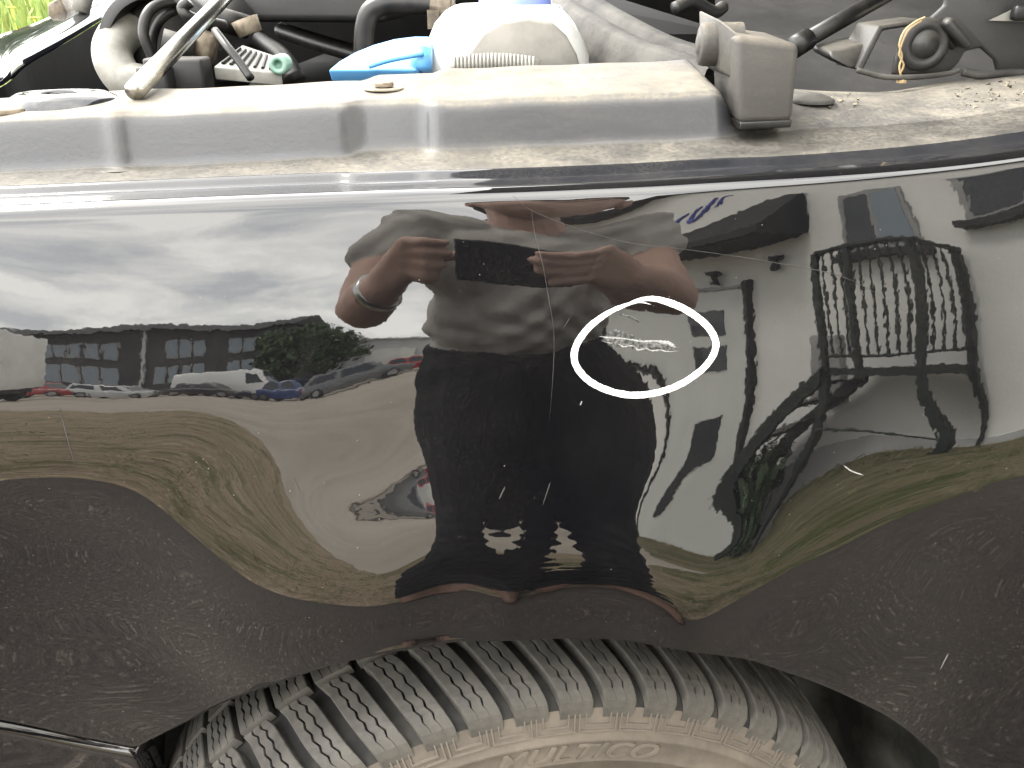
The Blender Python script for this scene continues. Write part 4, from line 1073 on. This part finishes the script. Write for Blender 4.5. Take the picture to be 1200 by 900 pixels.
def parked(name, label, cat, loc, rz, L_, W_, H_, body, kind='car', group='vehicles parked across the yard'):
    e = empty(name, label, cat, yard(loc), rz+R(6), group); h = H_
    gc = .20; b = h*.58
    if kind == 'van': side = [(-.5,gc),(.5,gc),(.5,.55*h),(.46,.62*h),(.36,.97*h),(.30,h),(-.49,h),(-.5,.9*h)]
    else: side = [(-.5,gc),(.49,gc),(.5,b*.72),(.46,b*.88),(.26,b),(.0,b*1.02),(-.40,b*1.02),(-.49,b*.92)]
    mb = MB(); mb.prism([(x*L_,-W_/2,z) for x, z in side], (0,W_,0)); mb.build('body', 'body_'+body, e, bev=.07, seg=3)
    if kind != 'van':
        tail = -.47 if kind == 'wagon' else -.36
        lo_, hi_ = b*1.0, h; zb_ = lo_-.03
        bot = [(.27,zb_),(tail,zb_)]; top = [(.10,hi_),(tail+.08,hi_*.985)]
        def ring(x0_, x1_, z, w_): return [(x0_*L_,-w_/2,z),(x0_*L_,w_/2,z),(x1_*L_,w_/2,z),(x1_*L_,-w_/2,z)]
        mb = MB(); mb.hexa(ring(bot[0][0],bot[1][0],zb_,W_*.94)+ring(top[0][0],top[1][0],hi_,W_*.74)); mb.build('cabin', 'body_'+body, e, bev=.06, seg=3)
        for s in (-1,1):
            for f0, f1 in ((.06,.47),(.52,.92)):
                def sp(f, v_):
                    xb2 = bot[0][0]+(bot[1][0]-bot[0][0])*f; xt2 = top[0][0]+(top[1][0]-top[0][0])*f
                    return ((xb2+(xt2-xb2)*v_)*L_, s*(W_*.94+(W_*.74-W_*.94)*v_)/2+s*.012, zb_+(hi_-zb_)*v_)
                q = [sp(f0+.04,.18), sp(f1,.18), sp(f1,.84), sp(f0+.06,.84)]
                mb = MB(); mb.prism(q, (0,-s*.02,0)); mb.build('side_window', 'window_glass', e)
        for f, nm in ((0,'windscreen'),(1,'rear_window')):
            sx = 1 if f == 0 else -1
            def fp(u, v_): return ((bot[f][0]+(top[f][0]-bot[f][0])*v_)*L_+sx*.015, u*(W_*.94+(W_*.74-W_*.94)*v_)/2*.86, zb_+(hi_-zb_)*v_)
            mb = MB(); mb.prism([fp(-1,.16),fp(1,.16),fp(1,.86),fp(-1,.86)], (-sx*.02,0,0)); mb.build(nm, 'window_glass', e)
    else:
        for s in (-1,1):
            mb = MB(); mb.prism([(.22*L_,s*(W_/2+.01),.60*h),(.42*L_,s*(W_/2+.01),.60*h),(.34*L_,s*(W_/2+.01),.90*h),(.22*L_,s*(W_/2+.01),.90*h)], (0,-s*.03,0)); mb.build('side_window', 'window_glass', e)
        mb = MB(); mb.prism([(.465*L_+.02,-W_*.42,.64*h),(.465*L_+.02,W_*.42,.64*h),(.375*L_+.02,W_*.40,.94*h),(.375*L_+.02,-W_*.40,.94*h)], (-.03,0,0)); mb.build('windscreen', 'window_glass', e)
    for x in (.31,-.30):
        for s in (-1,1):
            wv = MB().tube([(x*L_,s*(W_/2-.17),.31),(x*L_,s*(W_/2+.012),.31)], .31, 20).build('wheel', 'rubber_plain', e)
            MB().tube([(x*L_,s*(W_/2-.02),.31),(x*L_,s*(W_/2+.02),.31)], .19, 14).build('rim', 'rim_metal', wv)
    for s in (-1,1):
        MB().box((.475*L_,s*W_*.36-.16,b*.70),(.505*L_,s*W_*.36+.16,b*.84)).build('headlight', 'window_sky', e)
        MB().box((-.505*L_,s*W_*.38-.12,b*.70),(-.485*L_,s*W_*.38+.12,b*.90)).build('tail_light', 'body_red', e)
    return e
parked('parked_car','red hatchback beside the white box trailer','car',(-22.0,-30,0),R(4),3.9,1.7,1.45,'red')
parked('parked_car','silver estate car between the red hatchback and the white van','car',(-18.4,-30,0),R(2),4.6,1.75,1.48,'silver','wagon')
parked('parked_van','long white panel van parked before the dark hall','van',(-13.4,-32,0),R(-2),5.6,2.0,2.35,'white','van')
parked('parked_car','black car in front of the white van','car',(-13.6,-29.5,0),R(6),4.2,1.75,1.42,'black')
parked('parked_car','dark blue car under the round dense tree','car',(-9.6,-31.5,0),R(14),4.3,1.75,1.5,'blue')
parked('parked_car','dark grey estate at the open end of the parked row','car',(-6.6,-31,0),R(-8),4.4,1.75,1.5,'grey','wagon')
parked('parked_car','small red car beyond the dark grey estate','car',(-4.8,-34.5,0),R(5),3.8,1.7,1.45,'red')
parked('parked_car','white saloon parked alone on the gravel behind the photographer','car',(-.2,-13,0),R(80),4.4,1.75,1.45,'white')

# ------------------------------------------------------------------ photographer and phone
def Lc(a_, b_, c_): return CAM+RTV*a_+UPV*b_+FWD*c_
ph = empty('smartphone', 'black smartphone held sideways by the photographer in both hands', 'phone', tuple(Lc(.066,-.028,-.012)))
def phv(p): return np.array(p)-np.array(ph.location)
c8 = [phv(Lc(a_,b_,c_)) for c_ in (-.0155,-.0055) for a_, b_ in ((-.016,-.066),(.148,-.066),(.148,.014),(-.016,.014))]
MB().hexa(c8).build('case', 'phone_case', ph, bev=.0035, seg=3)
g = []
for rr, dd in ((.0062,-.006),(.0062,-.0042),(.005,-.0040),(.0048,-.0048),(.0001,-.0048)):
    g.append([phv(Lc(rr*math.cos(2*math.pi*k/20), rr*math.sin(2*math.pi*k/20), dd)) for k in range(21)])
MB().grid(g).build('lens', 'lens_glass', ph, smooth=True)

CAPS = []
def cap(m_, *pr):
    for (p0, r0), (p1, r1) in zip(pr[:-1], pr[1:]): CAPS.append((np.array(p0,float), r0, np.array(p1,float), r1, m_))
BX = .13
for s in (-1, 1):
    hx = BX+s*.100
    cap('trousers', ((hx,-.86,.90),.112), ((hx+s*.004,-.83,.72),.099), ((hx+s*.002,-.80,.50),.090), ((hx-s*.018,-.83,.28),.080), ((hx-s*.034,-.85,.02),.070))
    cap('shoe_leather', ((hx-s*.034,-.87,-.006),.045), ((hx-s*.030,-.78,-.012),.046), ((hx-s*.022,-.67,-.022),.034))
    sh_ = (.105+s*.165,-.70,1.265)
    cap('shirt', ((.11+s*.09,-.73,1.255),.085), (sh_,.068), ((.09+s*.215,-.66,1.155),.060))
    el_ = (-.155,-.61,1.035) if s < 0 else (.315,-.60,1.03)
    wr = (-.118,-.525,1.060) if s < 0 else (.245,-.525,1.055)
    cap('skin', ((.09+s*.205,-.665,1.17),.046), (el_,.038), ((np.array(el_)*.55+np.array(wr)*.45),.038), (wr,.027))
    # hand
    if s > 0:
        kn = [Lc(.178,.006-.019*i,-.010) for i in range(4)]
        for i in range(4):
            cap('skin', (wr,.026), (kn[i],.0145))
            b_ = .007-.0195*i; tip = (.096,.084,.088,.104)[i]
            cap('skin', (kn[i],.0125), (Lc(.166,b_,.0065),.0105), (Lc(.130,b_+.001,.0075),.0098), (Lc(tip,b_-.003,.0050),.0082))
        cap('skin', (wr,.024), (Lc(.175,-.03,-.040),.016), (Lc(.135,-.035,-.030),.012), (Lc(.110,-.025,-.026),.010))
    else:
        kn = [Lc(-.082,.000-.019*i,-.014) for i in range(4)]
        ends = [(-.028,.004,.004),(-.026,-.020,.004),(-.036,-.042,.002),(-.044,-.060,-.004)]
        for i in range(4):
            cap('skin', (wr,.026), (kn[i],.0145)); e_ = ends[i]
            cap('skin', (kn[i],.0125), (Lc(-.056,e_[1]+.001,.004),.0105), (Lc(e_[0],e_[1],e_[2]-.001),.0085))
        cap('skin', (wr,.024), (Lc(-.07,-.03,-.045),.016), (Lc(-.04,-.035,-.032),.012), (Lc(-.005,-.03,-.027),.010))
cap('trousers', ((BX-.085,-.86,.93),.118), ((BX+.085,-.86,.93),.118))
cap('shirt', ((BX-.075,-.82,1.03),.128), ((BX+.075,-.82,1.03),.130))
cap('shirt', ((BX-.07,-.845,.985),.125), ((BX+.07,-.845,.985),.125))
cap('shirt', ((BX,-.80,1.03),.150), ((BX,-.75,1.18),.140))
cap('shirt', ((.115-.075,-.745,1.18),.12), ((.115+.075,-.745,1.18),.12))
cap('skin', ((BX,-.70,1.28),.062), ((BX,-.66,1.38),.058))
cap('skin', ((BX,-.650,1.44),.088), ((BX,-.600,1.395),.066), ((BX,-.578,1.362),.034))
cap('skin', ((BX,-.555,1.42),.012), ((BX,-.545,1.395),.013))
cap('skin', ((BX-.025,-.572,1.372),.012), ((BX+.025,-.572,1.372),.012))
for s in (-1,1): cap('skin', ((BX+s*.088,-.65,1.42),.012), ((BX+s*.09,-.645,1.39),.009)); cap('skin', ((BX+s*.05,-.572,1.445),.012), ((BX+s*.012,-.565,1.445),.010))
cap('hair', ((BX,-.675,1.475),.098), ((BX,-.70,1.44),.088))
def capsule_mesh(mb, p0, r0, p1, r1, n=14):
    d = p1-p0; L_ = np.linalg.norm(d); d = d/(L_+1e-9); a_ = np.cross(d, (0,0,1.0) if abs(d[2]) < .9 else (1.0,0,0)); a_ /= np.linalg.norm(a_); b_ = np.cross(d, a_)
    g = []
    for k in range(6):
        t_ = -math.pi/2+math.pi/2*k/5; g.append((p0+d*r0*math.sin(t_), max(1e-4, r0*math.cos(t_))))
    for k in range(6):
        t_ = math.pi/2*k/5; g.append((p1+d*r1*math.sin(t_), max(1e-4, r1*math.cos(t_))))
    base = len(mb.v)
    for c_, rr in g: mb.v += [tuple(c_+(a_*math.cos(2*math.pi*k/n)+b_*math.sin(2*math.pi*k/n))*rr) for k in range(n)]
    for i in range(len(g)-1):
        for k in range(n): mb.f.append((base+i*n+k, base+i*n+(k+1)%n, base+(i+1)*n+(k+1)%n, base+(i+1)*n+k))
    mb.f.append(tuple(base+k for k in reversed(range(n)))); mb.f.append(tuple(base+(len(g)-1)*n+k for k in range(n)))
mb = MB()
for c_ in CAPS: capsule_mesh(mb, *c_[:4])
tmp = mb.build('person_tmp', 'skin')
md = tmp.modifiers.new('r', 'REMESH'); md.mode = 'VOXEL'; md.voxel_size = .0048
sm = tmp.modifiers.new('s', 'SMOOTH'); sm.factor = .5; sm.iterations = 4
bpy.context.view_layer.update()
me = bpy.data.meshes.new_from_object(tmp.evaluated_get(bpy.context.evaluated_depsgraph_get()))
bpy.data.objects.remove(tmp)
me.name = 'person'; names = ['skin','shirt','trousers','shoe_leather','hair']
me.materials.clear()
for n_ in names: me.materials.append(MAT[n_])
nf = len(me.polygons); cen = np.empty(nf*3); me.polygons.foreach_get('center', cen); cen = cen.reshape(-1,3)
best = np.full(nf, 1e9); bi = np.zeros(nf, int)
for p0, r0, p1, r1, mt in CAPS:
    d = p1-p0; t_ = np.clip(((cen-p0)@d)/(d@d+1e-9), 0, 1); dist = np.linalg.norm(cen-(p0+t_[:,None]*d), axis=1)-(r0+(r1-r0)*t_)
    k = dist < best; best[k] = dist[k]; bi[k] = names.index(mt)
me.polygons.foreach_set('material_index', bi.tolist()); me.polygons.foreach_set('use_smooth', [True]*nf)
# folds in the cloth
nv_ = len(me.vertices); co = np.empty(nv_*3); me.vertices.foreach_get('co', co); co = co.reshape(-1,3); no = np.empty(nv_*3); me.vertices.foreach_get('normal', no); no = no.reshape(-1,3)
vm = np.zeros(nv_, int)
lt = np.empty(len(me.loops), int); me.loops.foreach_get('vertex_index', lt); ls = np.empty(nf, int); me.polygons.foreach_get('loop_start', ls); ltot = np.empty(nf, int); me.polygons.foreach_get('loop_total', ltot)
vm[lt] = np.repeat(bi, ltot)
fold = .0035*np.sin(co[:,0]*70+co[:,2]*55+3*np.sin(co[:,2]*19))+.003*np.sin(co[:,2]*80-co[:,0]*45+2*np.sin(co[:,0]*23))
amp = np.where(vm == 1, 1.0, np.where(vm == 2, .9, 0.0)); co += no*(fold*amp)[:,None]
me.vertices.foreach_set('co', co.ravel()); me.update()
per = bpy.data.objects.new('person', me); C.objects.link(per)
tag(per, 'person in grey T-shirt and black trousers leaning forward, holding a phone sideways', 'person')
mb = MB(); wc = np.array([-.118,-.525,1.060])*.8+np.array([-.155,-.61,1.035])*.2; ax = np.array([-.118,-.525,1.060])-np.array([-.155,-.61,1.035]); ax /= np.linalg.norm(ax)
mb.tube([wc-ax*.010, wc-ax*.007, wc+ax*.007, wc+ax*.010], [.030,.0325,.0325,.030], 24)
mb.build('wristwatch', 'watch_steel', per, smooth=True)

# the road surface lies at the foot of the tyre
for o in C.objects:
    if o.parent is None and o.name.split('.')[0] not in ('car','camera','sun','smartphone','person','bank_weeds','grass_bank','yellow_flower'): o.location.z -= .062
